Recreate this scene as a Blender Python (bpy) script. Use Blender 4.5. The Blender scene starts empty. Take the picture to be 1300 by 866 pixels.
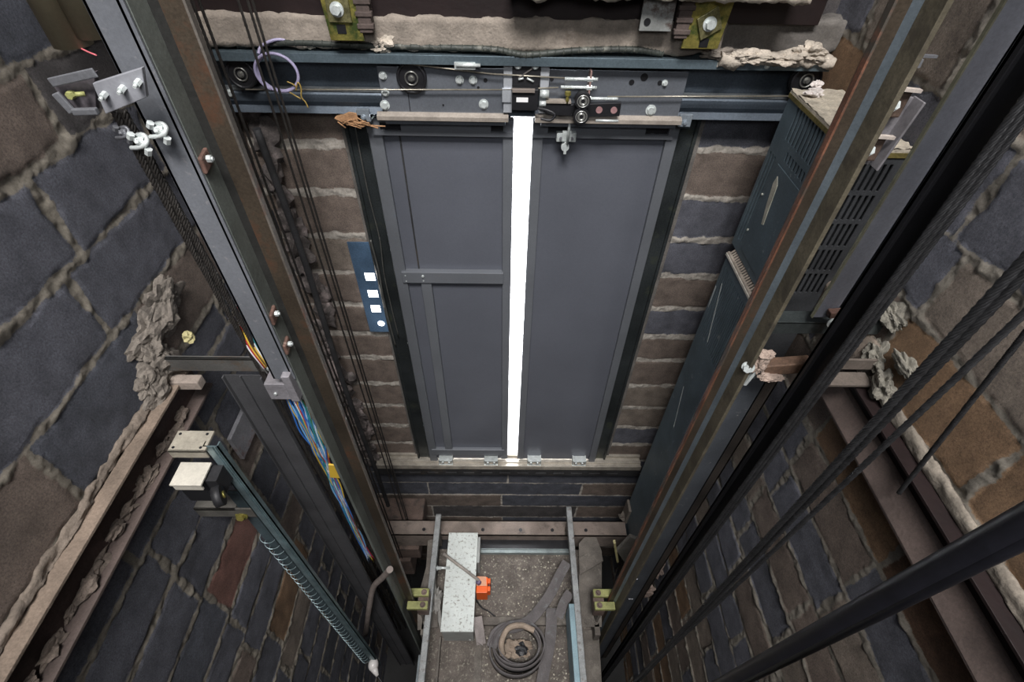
import bpy, math, random
import numpy as np
from mathutils import Vector, Matrix

# ---------------------------------------------------------------- camera, world, lights, exposure
SC = bpy.context.scene
C = SC.collection
F = 637.2; PITCH, ROLL, YAW = 0.80108608, 0.023969, 0.01872093
FW = Vector((math.sin(YAW)*math.cos(PITCH), math.cos(YAW)*math.cos(PITCH), -math.sin(PITCH)))
_r = Vector((math.cos(YAW), -math.sin(YAW), 0)); _u = _r.cross(FW)
RT = _r*math.cos(ROLL) + _u*math.sin(ROLL); UP = _u*math.cos(ROLL) - _r*math.sin(ROLL)
cd = bpy.data.cameras.new('camera'); cam = bpy.data.objects.new('camera', cd); C.objects.link(cam)
cd.sensor_width = 36; cd.lens = 36*F/1300; cd.clip_start = .02; cd.clip_end = 60
m = Matrix((RT, UP, -FW)).transposed().to_4x4(); cam.matrix_world = m
SC.camera = cam
w = bpy.data.worlds.new('world'); SC.world = w; w.use_nodes = True
w.node_tree.nodes['Background'].inputs[0].default_value = (.62, .68, .80, 1)
w.node_tree.nodes['Background'].inputs[1].default_value = .10
def area(name, loc, target, sx, sy, power, col=(1, 1, 1), spread=180):
    l = bpy.data.lights.new(name, 'AREA'); l.shape = 'RECTANGLE'; l.size = sx; l.size_y = sy
    l.energy = power; l.color = col; l.spread = math.radians(spread)
    o = bpy.data.objects.new(name, l); C.objects.link(o); o.location = loc
    o.rotation_euler = (Vector(target)-Vector(loc)).to_track_quat('-Z', 'Y').to_euler(); return o
area('overhead_key_light', (.05, -1.1, 2.9), (.05, 1.35, -1.9), 1.6, .9, 88, (1, .975, .96), 104)  # unseen key light added above and behind the camera to light the shaft
area('camera_fill_light', (.05, -.42, .42), (.05, 1.6, -1.5), .45, .35, 2.8, (.95, .97, 1), 95)  # added fill near the camera, lifts the shade on the door top rail
area('landing_floor_fill', (.05, 2.7, -.30), (.05, 2.7, -2), .8, .8, 90, (.95, .97, 1))  # added area light, whitens the landing floor behind the door gap
area('landing_light', (.05, 2.5, -1.6), (.05, 3.2, -1.7), .9, 2.4, 120, (.93, .96, 1))
SC.view_settings.view_transform = 'Standard'; SC.view_settings.look = 'None'
SC.view_settings.gamma = 1; SC.view_settings.use_curve_mapping = False
SC.view_settings.exposure = .38

# ---------------------------------------------------------------- helpers
def at(px, py, ax, v):                      # photo pixel -> point on the plane ax = v
    d = FW + RT*((px-650)/F) + UP*((433-py)/F)
    return d*(v/d['XYZ'.index(ax)])
rng = random.Random(7)
ORG = {}
MATS = {}
def mat(name, col, rough=.6, metal=0., var=.25, scale=18, bump=.15, bscale=90, dirt=None, dirt_amt=.5, dirt_scale=6, emit=None):
    if name in MATS: return MATS[name]
    mt = bpy.data.materials.new(name); mt.use_nodes = True; nt = mt.node_tree; N = nt.nodes; L = nt.links
    b = N['Principled BSDF']; b.inputs['Roughness'].default_value = rough; b.inputs['Metallic'].default_value = metal
    geo = N.new('ShaderNodeNewGeometry')
    n1 = N.new('ShaderNodeTexNoise'); n1.inputs['Scale'].default_value = scale; n1.inputs['Detail'].default_value = 5
    L.new(geo.outputs['Position'], n1.inputs['Vector'])
    mp = N.new('ShaderNodeMapRange'); mp.inputs['To Min'].default_value = 1-var; mp.inputs['To Max'].default_value = 1+var
    mp.inputs['From Min'].default_value = .3; mp.inputs['From Max'].default_value = .7
    L.new(n1.outputs['Fac'], mp.inputs['Value'])
    mx = N.new('ShaderNodeMix'); mx.data_type = 'RGBA'; mx.blend_type = 'MULTIPLY'; mx.inputs['Factor'].default_value = 1
    mx.inputs['A'].default_value = (*col, 1); L.new(mp.outputs['Result'], mx.inputs['B'])
    out = mx.outputs['Result']
    if var > .06:
        nf = N.new('ShaderNodeTexNoise'); nf.inputs['Scale'].default_value = 170; nf.inputs['Detail'].default_value = 4; nf.inputs['Roughness'].default_value = .8
        L.new(geo.outputs['Position'], nf.inputs['Vector'])
        mf = N.new('ShaderNodeMapRange'); mf.inputs['From Min'].default_value = .3; mf.inputs['From Max'].default_value = .7; mf.inputs['To Min'].default_value = 1-var*.9; mf.inputs['To Max'].default_value = 1+var*.9
        L.new(nf.outputs['Fac'], mf.inputs['Value'])
        xf = N.new('ShaderNodeMix'); xf.data_type = 'RGBA'; xf.blend_type = 'MULTIPLY'; xf.inputs['Factor'].default_value = 1
        L.new(out, xf.inputs['A']); L.new(mf.outputs['Result'], xf.inputs['B']); out = xf.outputs['Result']
    if dirt:
        n2 = N.new('ShaderNodeTexNoise'); n2.inputs['Scale'].default_value = dirt_scale; n2.inputs['Detail'].default_value = 8
        n2.inputs['Roughness'].default_value = .7
        L.new(geo.outputs['Position'], n2.inputs['Vector'])
        m2 = N.new('ShaderNodeMapRange'); m2.inputs['From Min'].default_value = .62-.25*dirt_amt; m2.inputs['From Max'].default_value = .72-.2*dirt_amt
        L.new(n2.outputs['Fac'], m2.inputs['Value'])
        x2 = N.new('ShaderNodeMix'); x2.data_type = 'RGBA'; L.new(m2.outputs['Result'], x2.inputs['Factor'])
        L.new(out, x2.inputs['A']); x2.inputs['B'].default_value = (*dirt, 1); out = x2.outputs['Result']
    L.new(out, b.inputs['Base Color'])
    if bump:
        n3 = N.new('ShaderNodeTexNoise'); n3.inputs['Scale'].default_value = bscale; n3.inputs['Detail'].default_value = 6
        L.new(geo.outputs['Position'], n3.inputs['Vector'])
        bp = N.new('ShaderNodeBump'); bp.inputs['Strength'].default_value = bump; bp.inputs['Distance'].default_value = .004
        L.new(n3.outputs['Fac'], bp.inputs['Height']); L.new(bp.outputs['Normal'], b.inputs['Normal'])
    if emit:
        b.inputs['Emission Color'].default_value = (*col, 1); b.inputs['Emission Strength'].default_value = emit
    MATS[name] = mt; return mt

class MB:
    def __init__(s): s.v = []; s.f = []; s.sm = []
    def add(s, vs, fs, smooth=False):
        o = len(s.v); s.v += [Vector(v) for v in vs]
        s.f += [[i+o for i in f] for f in fs]; s.sm += [smooth]*len(fs); return s
    def box(s, x0, x1, y0, y1, z0, z1):
        return s.add([(x, y, z) for x in (x0, x1) for y in (y0, y1) for z in (z0, z1)],
                     [(0,1,3,2),(4,6,7,5),(0,4,5,1),(2,3,7,6),(0,2,6,4),(1,5,7,3)])
    def bar(s, a, b, w, h, up=(0, 0, 1)):   # rectangular bar from a to b
        a = Vector(a); b = Vector(b); d = (b-a).normalized(); x = d.cross(Vector(up))
        if x.length < 1e-4: x = d.cross(Vector((1, 0, 0)))
        x.normalize(); y = x.cross(d); vs = []
        for p in (a, b):
            for i, j in ((-1,-1),(1,-1),(1,1),(-1,1)): vs.append(p + x*(w/2*i) + y*(h/2*j))
        return s.add(vs, [(3,2,1,0),(4,5,6,7),(0,1,5,4),(1,2,6,5),(2,3,7,6),(3,0,4,7)])
    def prism(s, poly, ax, a, b):           # 2D outline extruded along an axis
        n = len(poly); vs = []
        for t in (a, b):
            for p, q in poly:
                vs.append({'X': (t, p, q), 'Y': (p, t, q), 'Z': (p, q, t)}[ax])
        return s.add(vs, [list(range(n))[::-1], [n+i for i in range(n)]] + [(i, (i+1) % n, n+(i+1) % n, n+i) for i in range(n)])
    def cyl(s, a, b, r, n=16, r2=None, smooth=True):
        a = Vector(a); b = Vector(b); d = (b-a).normalized(); r2 = r if r2 is None else r2
        x = d.orthogonal().normalized(); y = d.cross(x); vs = []
        for p, q in ((a, r), (b, r2)):
            for k in range(n):
                t = 2*math.pi*k/n; vs.append(p + x*(q*math.cos(t)) + y*(q*math.sin(t)))
        o = len(s.v)
        s.add(vs, [(k, (k+1) % n, n+(k+1) % n, n+k) for k in range(n)], smooth)
        s.f += [[o+k for k in range(n)][::-1], [o+n+k for k in range(n)]]; s.sm += [False, False]; return s
    def ring(s, c, ax, R, r, n=28, m=8):    # torus
        c = Vector(c); ax = Vector(ax).normalized(); x = ax.orthogonal().normalized(); y = ax.cross(x)
        vs = []
        for i in range(n):
            t = 2*math.pi*i/n; e = x*math.cos(t)+y*math.sin(t)
            for j in range(m):
                q = 2*math.pi*j/m; vs.append(c + e*(R+r*math.cos(q)) + ax*(r*math.sin(q)))
        return s.add(vs, [(i*m+j, ((i+1) % n)*m+j, ((i+1) % n)*m+(j+1) % m, i*m+(j+1) % m) for i in range(n) for j in range(m)], True)
    def tube(s, pts, r, n=8, flat=None):
        pts = [Vector(p) for p in pts]; k = len(pts); vs = []; ref = None
        for i, p in enumerate(pts):
            d = (pts[min(i+1, k-1)]-pts[max(i-1, 0)]).normalized()
            if ref is None: ref = d.orthogonal().normalized()
            ref = (ref - d*ref.dot(d)).normalized(); y = d.cross(ref)
            for j in range(n):
                t = 2*math.pi*j/n; vs.append(p + ref*(r*math.cos(t)) + y*(r*math.sin(t)))
        fs = [(i*n+j, i*n+(j+1) % n, (i+1)*n+(j+1) % n, (i+1)*n+j) for i in range(k-1) for j in range(n)]
        s.add(vs, fs, True); o = len(s.v)-len(vs)
        s.f += [[o+j for j in range(n)][::-1], [o+(k-1)*n+j for j in range(n)]]; s.sm += [False, False]; return s
    def hexbolt(s, p, nrm, r=.009, h=.007, washer=True, shank=0):
        p = Vector(p); nrm = Vector(nrm).normalized()
        if washer: s.cyl(p, p+nrm*.0025, r*1.5, 18)
        q = p+nrm*(.0025 if washer else 0); s.cyl(q, q+nrm*h, r, 6, smooth=False)
        if shank: s.cyl(q+nrm*h, q+nrm*(h+shank), r*.55, 10)
        return s
    def strand(s, a, b, r, k=6, turns=60, n=5):   # twisted wire rope between two points
        a = Vector(a); b = Vector(b); d = (b-a).normalized(); x = d.orthogonal().normalized(); y = d.cross(x)
        st = int(turns*5); rs = r*math.sin(math.pi/k)/(1+math.sin(math.pi/k))*1.04
        for q in range(k):
            pts = []
            for i in range(st+1):
                t = i/st; ph = 2*math.pi*(turns*t + q/k)
                pts.append(a.lerp(b, t) + (x*math.cos(ph)+y*math.sin(ph))*(r-rs))
            s.tube(pts, rs, n)
        return s
    def blob(s, c, r, seed=0, sub=3, sq=(1, 1, 1), rough=.3):
        import bmesh
        bm = bmesh.new(); bmesh.ops.create_icosphere(bm, subdivisions=sub, radius=1)
        R = random.Random(seed); off = [Vector((R.uniform(-1, 1), R.uniform(-1, 1), R.uniform(-1, 1))).normalized() for _ in range(9)]
        amp = [R.uniform(-rough, rough) for _ in off]; fr = [R.uniform(1, 5) for _ in off]
        for _ in range(16 if sub > 2 else 0): off.append(Vector((R.uniform(-1, 1), R.uniform(-1, 1), R.uniform(-1, 1))).normalized()); f_ = R.uniform(5, 16); fr.append(f_); amp.append(rough*R.choice((-1, 1))*1.6/f_)
        vs = []
        for v in bm.verts:
            q = 1 + sum(a_*math.sin(f_*v.co.dot(o_)*2+a_*20) for a_, f_, o_ in zip(amp, fr, off))*.6
            vs.append(Vector(c)+Vector((v.co.x*sq[0], v.co.y*sq[1], v.co.z*sq[2]))*r*max(.35, q))
        s.add(vs, [[v.index for v in f.verts] for f in bm.faces], False); bm.free(); return s
    def build(s, name, m, parent=None, origin=None, bevel=0):
        if parent is not None: org = ORG[parent.name]
        else:
            if origin is not None: org = Vector(origin)
            else:
                xs = [v.x for v in s.v]; ys = [v.y for v in s.v]; zs = [v.z for v in s.v]
                org = Vector(((min(xs)+max(xs))/2, (min(ys)+max(ys))/2, min(zs)))
        me = bpy.data.meshes.new(name); me.from_pydata([v-org for v in s.v], [], s.f)
        me.polygons.foreach_set('use_smooth', s.sm); me.materials.append(m); me.update()
        o = bpy.data.objects.new(name, me); C.objects.link(o)
        if parent is not None: o.parent = parent
        else: o.location = org
        ORG[o.name] = org
        if bevel:
            b = o.modifiers.new('bevel', 'BEVEL'); b.width = bevel; b.segments = 2; b.limit_method = 'ANGLE'; b.harden_normals = False
        return o
def tag(o, label=None, cat=None, group=None, kind=None):
    if label: o['label'] = label
    if cat: o['category'] = cat
    if group: o['group'] = group
    if kind: o['kind'] = kind
    return o
def thing(name, loc, label, cat, group=None, kind=None):
    o = bpy.data.objects.new(name, None); o.empty_display_size = .05; C.objects.link(o); o.location = loc; ORG[o.name] = Vector(loc)
    return tag(o, label, cat, group, kind)
def holed(mb, ax, d0, d1, u0, u1, v0, v1, holes):
    # plate with rectangular holes. ax = normal axis; (u,v) are the other two axes in xyz order
    us = sorted({u0, u1, *[h[0] for h in holes], *[h[1] for h in holes]}); vs_ = sorted({v0, v1, *[h[2] for h in holes], *[h[3] for h in holes]})
    for j in range(len(vs_)-1):
        run = None
        for i in range(len(us)-1):
            cu = (us[i]+us[i+1])/2; cv = (vs_[j]+vs_[j+1])/2
            ins = any(h[0] < cu < h[1] and h[2] < cv < h[3] for h in holes)
            if not ins and run is None: run = us[i]
            if (ins or i == len(us)-2) and run is not None:
                e = us[i] if ins else us[i+1]
                a = {'X': (d0, d1, run, e, vs_[j], vs_[j+1]), 'Y': (run, e, d0, d1, vs_[j], vs_[j+1]), 'Z': (run, e, vs_[j], vs_[j+1], d0, d1)}[ax]
                mb.box(*a); run = None
    return mb
def smooth_path(ctrl, n=10):
    P = [Vector(p) for p in ctrl]; P = [P[0]*2-P[1]] + P + [P[-1]*2-P[-2]]; out = []
    for i in range(1, len(P)-2):
        for k in range(n):
            t = k/n; a, b, c, d = P[i-1:i+3]
            out.append(.5*((2*b)+(c-a)*t+(2*a-5*b+4*c-d)*t*t+(3*b-a-3*c+d)*t**3))
    return out+[P[-2]]

# ---------------------------------------------------------------- materials
M = dict(
 door=mat('grey_door_paint', (.122, .130, .155), .5, .25, .08, 3, .05, 200),
 doorf=mat('grey_door_frame_paint', (.155, .165, .182), .45, .3, .08, 5, .05, 200),
 jamb=mat('dark_galvanised_jamb', (.045, .052, .054), .35, .5, .4, 5, .1, 60, (.09, .10, .07), .2),
 blue=mat('blue_grey_header_steel', (.085, .105, .130), .4, .5, .3, 6, .1, 90),
 hanger=mat('hanger_plate_steel', (.17, .185, .21), .4, .5, .15, 7, .05, 120),
 black=mat('black_enamel', (.012, .012, .014), .45, .1, .3, 20, .05),
 rubber=mat('black_rubber', (.014, .014, .016), .6, 0, .3, 30, .2),
 zinc=mat('bright_zinc', (.58, .62, .61), .35, .35, .2, 40, .1),
 galv=mat('galvanised_steel', (.22, .30, .32), .35, .6, .3, 14, .1, 60),
 steel=mat('grey_steel', (.18, .185, .20), .5, .45, .2, 9, .15, 90, (.10, .09, .085), .15),
 darksteel=mat('dark_steel', (.05, .05, .052), .55, .4, .35, 9, .2, 90, (.09, .075, .06), .25),
 brass=mat('yellow_passivated_steel', (.30, .26, .07), .4, .6, .35, 25, .2, 80, (.07, .10, .03), .4, 14),
 dustyel=mat('dusty_yellow_cast_iron', (.26, .265, .10), .6, .1, .3, 20, .2),
 red=mat('oxide_red_beam_paint', (.010, .004, .004), .6, .1, .3, 8, .2, 60),
 redflange=mat('dusty_red_brown_flange', (.075, .055, .048), .8, 0, .3, 10, .4, 70),
 concrete=mat('lintel_concrete', (.25, .215, .18), .95, 0, .22, 22, .7, 120, (.20, .165, .135), .25, 9),
 mortar=mat('pale_mortar', (.42, .37, .31), .95, 0, .3, 25, .8, 90),
 greymortar=mat('grey_mortar', (.155, .135, .115), .95, 0, .3, 18, .8, 80),
 white=mat('spotted_white_box_paint', (.60, .635, .61), .6, 0, .10, 9, .15, 60, (.20, .19, .16), .34, 60),
 roof=mat('dusty_car_roof', (.115, .098, .085), .9, 0, .35, 14, .6, 150, (.30, .28, .23), .32, 75),
 frame=mat('dusty_brown_car_frame', (.13, .115, .10), .85, .1, .3, 14, .4, 70, (.20, .18, .155), .3, 20),
 orange=mat('orange_plastic', (.80, .115, .01), .4, 0, .05, 5, .02),
 hand=mat('dusty_grey_handrail', (.27, .28, .28), .6, .3, .25, 25, .25, 90, (.15, .13, .12), .3, 30),
 toe=mat('pale_blue_toe_board', (.22, .32, .36), .5, .2, .2, 10, .2, 60),
 strap=mat('grey_rubber_belt', (.105, .095, .095), .8, 0, .2, 20, .25, 120, (.16, .17, .17), .2, 18),
 paper=mat('brown_wrapping_cloth', (.28, .22, .17), .9, 0, .3, 14, .5, 60),
 rope=mat('oily_wire_rope', (.040, .036, .033), .5, .4, .3, 60, .2),
 ropeg=mat('grey_wire_rope', (.036, .036, .038), .5, .5, .3, 60, .2),
 railface=mat('grey_green_rail_base', (.15, .165, .15), .5, .35, .25, 7, .2, 60),
 railblade=mat('rusty_oiled_rail_blade', (.055, .042, .030), .5, .4, .35, 5, .2, 60, (.11, .05, .028), .2, 5),
 railnose=mat('rust_orange_rail_nose', (.14, .06, .035), .6, .3, .4, 12, .2, 60, (.06, .05, .04), .5, 9),
 olive=mat('olive_rusty_rail_base', (.115, .10, .07), .6, .3, .35, 10, .3, 50, (.07, .06, .045), .4, 12),
 tan=mat('tan_plastic_conduit', (.30, .26, .17), .5, 0, .1, 8, .05),
 cab=mat('teal_grey_cabinet_paint', (.115, .155, .18), .5, .25, .2, 8, .12, 60, (.33, .36, .36), .02, 30),
 cabdark=mat('dark_cabinet_interior', (.02, .022, .025), .7, 0, .2, 8, .0),
 wood=mat('splintered_wood', (.36, .20, .10), .8, 0, .4, 30, .5, 60),
 purple=mat('pale_violet_cable', (.34, .31, .46), .45, 0, .1, 8, .0),
 slab=mat('grey_slab_concrete', (.12, .11, .10), .95, 0, .3, 12, .5, 60),
 bluep=mat('blue_back_plate_film', (.10, .17, .27), .35, .2, .35, 6, .02, 60),
 litpane=mat('glowing_pane', (1, 1, 1), .5, 0, 0, 3, 0, emit=6),
 lamp=mat('white_bulb_glass', (.6, .58, .56), .3, 0, .05, 5, 0),
 whitelabel=mat('white_label', (.75, .75, .75), .6, 0, .04, 5, 0),
 mesh=mat('dark_slotted_cover', (.06, .063, .068), .55, .3, .3, 10, .1),
 landing=mat('white_landing_wall', (.85, .85, .85), .8, 0, .02, 3, 0),
)
def wallmat(name, mortar, grain=.5):
    mt = bpy.data.materials.new(name); mt.use_nodes = True; nt = mt.node_tree; N = nt.nodes; L = nt.links
    b = N['Principled BSDF']; b.inputs['Roughness'].default_value = .92
    geo = N.new('ShaderNodeNewGeometry'); ac = N.new('ShaderNodeAttribute'); ac.attribute_name = 'bcol'
    aj = N.new('ShaderNodeAttribute'); aj.attribute_name = 'jd'
    n1 = N.new('ShaderNodeTexNoise'); n1.inputs['Scale'].default_value = 210; n1.inputs['Detail'].default_value = 4; n1.inputs['Roughness'].default_value = .9; L.new(geo.outputs['Position'], n1.inputs['Vector'])
    n2 = N.new('ShaderNodeTexNoise'); n2.inputs['Scale'].default_value = 14; n2.inputs['Detail'].default_value = 8; n2.inputs['Roughness'].default_value = .65; L.new(geo.outputs['Position'], n2.inputs['Vector'])
    n3 = N.new('ShaderNodeTexNoise'); n3.inputs['Scale'].default_value = 110; n3.inputs['Detail'].default_value = 10; n3.inputs['Roughness'].default_value = .8; L.new(geo.outputs['Position'], n3.inputs['Vector'])
    def mr(src, a, b_, c, d):
        q = N.new('ShaderNodeMapRange'); q.inputs['From Min'].default_value = a; q.inputs['From Max'].default_value = b_
        q.inputs['To Min'].default_value = c; q.inputs['To Max'].default_value = d; L.new(src, q.inputs['Value']); return q.outputs['Result']
    def mul(a, b_):
        q = N.new('ShaderNodeMath'); q.operation = 'MULTIPLY'; L.new(a, q.inputs[0]); L.new(b_, q.inputs[1]); return q.outputs[0]
    v = mul(mr(n1.outputs['Fac'], .3, .7, .45, 1.6), mr(n2.outputs['Fac'], .3, .7, .62, 1.35))
    c1 = N.new('ShaderNodeMix'); c1.data_type = 'RGBA'; c1.blend_type = 'MULTIPLY'; c1.inputs['Factor'].default_value = 1
    L.new(ac.outputs['Color'], c1.inputs['A']); L.new(v, c1.inputs['B'])
    c2 = N.new('ShaderNodeMix'); c2.data_type = 'RGBA'; c2.blend_type = 'MULTIPLY'; c2.inputs['Factor'].default_value = 1
    c2.inputs['A'].default_value = (*mortar, 1); L.new(mul(mr(n3.outputs['Fac'], .3, .7, .55, 1.4), mr(n2.outputs['Fac'], .3, .7, .7, 1.3)), c2.inputs['B'])
    ad = N.new('ShaderNodeMath'); ad.operation = 'ADD'; L.new(aj.outputs['Fac'], ad.inputs[0]); L.new(mr(n3.outputs['Fac'], .3, .7, -.004, .004), ad.inputs[1])
    fac = mr(ad.outputs[0], -.001, .0015, 0, 1)
    cm = N.new('ShaderNodeMix'); cm.data_type = 'RGBA'; L.new(fac, cm.inputs['Factor']); L.new(c2.outputs['Result'], cm.inputs['A']); L.new(c1.outputs['Result'], cm.inputs['B'])
    L.new(cm.outputs['Result'], b.inputs['Base Color'])
    bp = N.new('ShaderNodeBump'); bp.inputs['Strength'].default_value = grain*.7; bp.inputs['Distance'].default_value = .003
    s = N.new('ShaderNodeMath'); s.operation = 'ADD'; L.new(n1.outputs['Fac'], s.inputs[0]); L.new(n3.outputs['Fac'], s.inputs[1])
    L.new(s.outputs[0], bp.inputs['Height']); L.new(bp.outputs['Normal'], b.inputs['Normal'])
    return mt

# ---------------------------------------------------------------- masonry walls as real relief
NR = np.random.RandomState(5)
LAT = NR.rand(512, 512)
def vn(x, y, o=0):
    x = x+o*17.3; y = y+o*9.1; xi = np.floor(x).astype(int); yi = np.floor(y).astype(int); fx = x-xi; fy = y-yi
    fx = fx*fx*(3-2*fx); fy = fy*fy*(3-2*fy); g = lambda a, b: LAT[a % 512, b % 512]
    return (g(xi, yi)*(1-fx)+g(xi+1, yi)*fx)*(1-fy)+(g(xi, yi+1)*(1-fx)+g(xi+1, yi+1)*fx)*fy
def fbm(x, y, o=0): return (vn(x, y, o)+.5*vn(x*2.1, y*2.1, o+1)+.25*vn(x*4.3, y*4.3, o+2)+.12*vn(x*9, y*9, o+3))/1.87-.5
def brickwall(name, mt, ax, d, sgn, s0, s1, z0, z1, joints, vj, pal, step, over=(), cut=None, seed=1, mw=.011, ragged=.008, default_len=.39, low=-99.):
    # ax: axis the wall is normal to; d: plane; sgn: side facing the shaft
    R = np.random.RandomState(seed)
    s = np.arange(s0, s1+step/2, step); z = np.arange(z0, z1+step/2, step); S, Z = np.meshgrid(s, z)
    Sw = S+fbm(S*9, Z*9, seed)*.010; Zw = Z+fbm(S*7, Z*7, seed+5)*.010
    J = np.array(sorted(joints)); row = np.searchsorted(J, Zw)            # row index
    dz = np.min(np.abs(Zw[..., None]-J[None, None, :]), axis=2)
    ds = np.full(S.shape, 9.); bid = np.zeros(S.shape, int); rows = {}
    for r in range(len(J)+1):
        zc = (J[r-1] if r > 0 else J[0]-.1)+.05
        base = None
        for (zz, ss) in vj:
            if (r == 0 or J[r-1] <= zz) and (r == len(J) or zz < J[r]): base = ss
        if base is None: base = (.0 if r % 2 else default_len/2)+R.uniform(-.03, .03)
        ks = base+default_len*np.arange(-12, 13)+R.uniform(-.012, .012, 25)*(np.arange(-12, 13) != 0); rows[r] = ks
        mk = row == r
        if mk.any():
            sv = Sw[mk]; ds[mk] = np.min(np.abs(sv[:, None]-ks[None]), axis=1); bid[mk] = r*40+np.searchsorted(ks, sv)
    wd = mw+ragged*fbm(S*14, Z*14, seed+9)*2.2+ragged*.9*fbm(S*45, Z*45, seed+3)
    wd = np.where(Z < low, wd*.35, wd); jd = np.minimum(dz, ds)-np.maximum(wd, .002)  # joints thinned below low, standing in for shadow under the sill
    pal = np.array(pal); ncol = {}
    def col(b):
        if b not in ncol:
            q = np.random.RandomState(b*7+seed*131); c = pal[q.randint(len(pal))]; ncol[b] = (c*q.uniform(.85, 1.15), q.uniform(-.004, .004))
        return ncol[b]
    for (px, py, c) in over:
        p = at(px, py, ax, d); sc = p.y if ax == 'X' else p.x; r = int(np.searchsorted(J, p.z)); b = r*40+int(np.searchsorted(rows[r], sc))
        ncol[b] = (np.array(c), 0.)
    ub, inv = np.unique(bid, return_inverse=True); inv = inv.reshape(bid.shape)
    tab = np.array([col(b)[0] for b in ub]); off = np.array([col(b)[1] for b in ub])
    colr = tab[inv]; h_b = off[inv]+fbm(S*12, Z*12, seed+2)*.003
    t = np.clip(jd/.010, 0, 1); h_b = h_b-.003*(1-t)**2
    h_m = .000+fbm(S*10, Z*10, seed+20)*.018+fbm(S*60, Z*60, seed+21)*.014
    k = np.clip((jd+.003)/.006, 0, 1); H = h_m*(1-k)+h_b*k
    if ax == 'X': V = np.stack([d+sgn*H, S, Z], -1)
    else: V = np.stack([S, d+sgn*H, Z], -1)
    V = V.reshape(-1, 3); ny, nx = S.shape
    idx = np.arange(ny*nx).reshape(ny, nx); q = np.stack([idx[:-1, :-1], idx[:-1, 1:], idx[1:, 1:], idx[1:, :-1]], -1).reshape(-1, 4)
    if cut is not None:
        cx = V[q].mean(1); sc = cx[:, 1] if ax == 'X' else cx[:, 0]; keep = ~((sc > cut[0]) & (sc < cut[1]) & (cx[:, 2] > cut[2]) & (cx[:, 2] < cut[3])); q = q[keep]
    flip = (ax == 'X' and sgn < 0) or (ax == 'Y' and sgn > 0)
    if flip: q = q[:, ::-1]
    me = bpy.data.meshes.new(name); me.vertices.add(len(V)); me.vertices.foreach_set('co', V.ravel().astype(np.float32))
    me.loops.add(q.size); me.loops.foreach_set('vertex_index', q.ravel().astype(np.int32))
    me.polygons.add(len(q)); me.polygons.foreach_set('loop_start', (np.arange(len(q))*4).astype(np.int32)); me.polygons.foreach_set('loop_total', np.full(len(q), 4, np.int32))
    me.polygons.foreach_set('use_smooth', np.ones(len(q), bool)); me.update(calc_edges=True)
    a = me.color_attributes.new('bcol', 'FLOAT_COLOR', 'POINT'); a.data.foreach_set('color', np.concatenate([colr.reshape(-1, 3), np.ones((len(V), 1))], 1).ravel().astype(np.float32))
    a = me.attributes.new('jd', 'FLOAT', 'POINT'); a.data.foreach_set('value', jd.ravel().astype(np.float32))
    me.materials.append(mt); o = bpy.data.objects.new(name, me); C.objects.link(o); tag(o, kind='structure'); return o

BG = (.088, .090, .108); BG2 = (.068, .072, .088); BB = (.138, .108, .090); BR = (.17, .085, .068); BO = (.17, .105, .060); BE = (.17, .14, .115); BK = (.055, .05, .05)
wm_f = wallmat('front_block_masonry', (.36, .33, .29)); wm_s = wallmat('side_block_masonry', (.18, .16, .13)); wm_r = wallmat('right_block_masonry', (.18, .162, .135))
XL, XR, YF, YB = -.90, .95, 1.70, -.75
fj = [-.42, -.59, -.785, -.97, -1.16, -1.345, -1.53, -1.715, -1.885, -2.09, -2.285, -2.48, -2.665, -2.86, -3.02, -3.16, -3.33, -3.50, -3.68, -3.87, -4.06, -4.25, -4.44, -4.63, -4.82, -5.0]
frnt = []
for y, c in ((165, BB), (215, BB), (265, BB), (320, BE), (360, BB), (400, BB), (437, BB), (468, BB), (498, BB), (525, BB), (550, BB), (572, BB)):
    frnt.append((395 if y < 300 else 455+(y-400)*.25, y, tuple(v*1.1 for v in c)))
for x, y, c in ((920, 170, BG), (900, 225, BB), (880, 285, BG), (865, 330, BG), (850, 375, BB), (840, 412, BG), (830, 445, BB), (820, 475, BB), (805, 505, BE), (800, 530, BE), (795, 555, BG), (785, 575, BB)): frnt.append((x, y, c))
for x in (520, 600, 640, 700, 780): frnt.append((x, 612, BG2))
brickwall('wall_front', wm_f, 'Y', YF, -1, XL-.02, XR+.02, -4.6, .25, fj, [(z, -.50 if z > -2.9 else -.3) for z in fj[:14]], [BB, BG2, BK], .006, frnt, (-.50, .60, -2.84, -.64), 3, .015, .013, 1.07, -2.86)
lj = [.4, .21, .02, -.17, -.33, -.475, -.655, -.835, -1.035, -1.145, -1.29, -1.455, -1.635, -1.83, -1.99, -2.165, -2.375, -2.56, -2.75, -2.94, -3.13, -3.32, -3.51, -3.70, -3.89, -4.08, -4.27, -4.46]
lov = [(60, 290, BG), (110, 200, BG), (30, 440, BG), (170, 330, BG), (60, 80, BK), (30, 170, BB), (140, 470, BG), (60, 500, BG), (40, 650, BB), (160, 540, BG2), (225, 670, BG), (200, 720, BG), (300, 690, BR), (250, 770, BG), (330, 750, BG), (355, 700, BG), (370, 745, BO), (350, 640, BG), (372, 630, BB), (395, 690, BG), (395, 760, BE), (300, 800, BG), (410, 690, BG)]
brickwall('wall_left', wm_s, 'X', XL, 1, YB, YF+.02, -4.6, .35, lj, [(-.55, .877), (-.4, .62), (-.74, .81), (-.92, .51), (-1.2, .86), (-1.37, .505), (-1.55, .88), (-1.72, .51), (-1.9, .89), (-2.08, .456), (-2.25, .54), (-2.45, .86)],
          [BG, BG2, BG, BB, BG], .006, lov, None, 8, .010, .011, .385)
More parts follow.
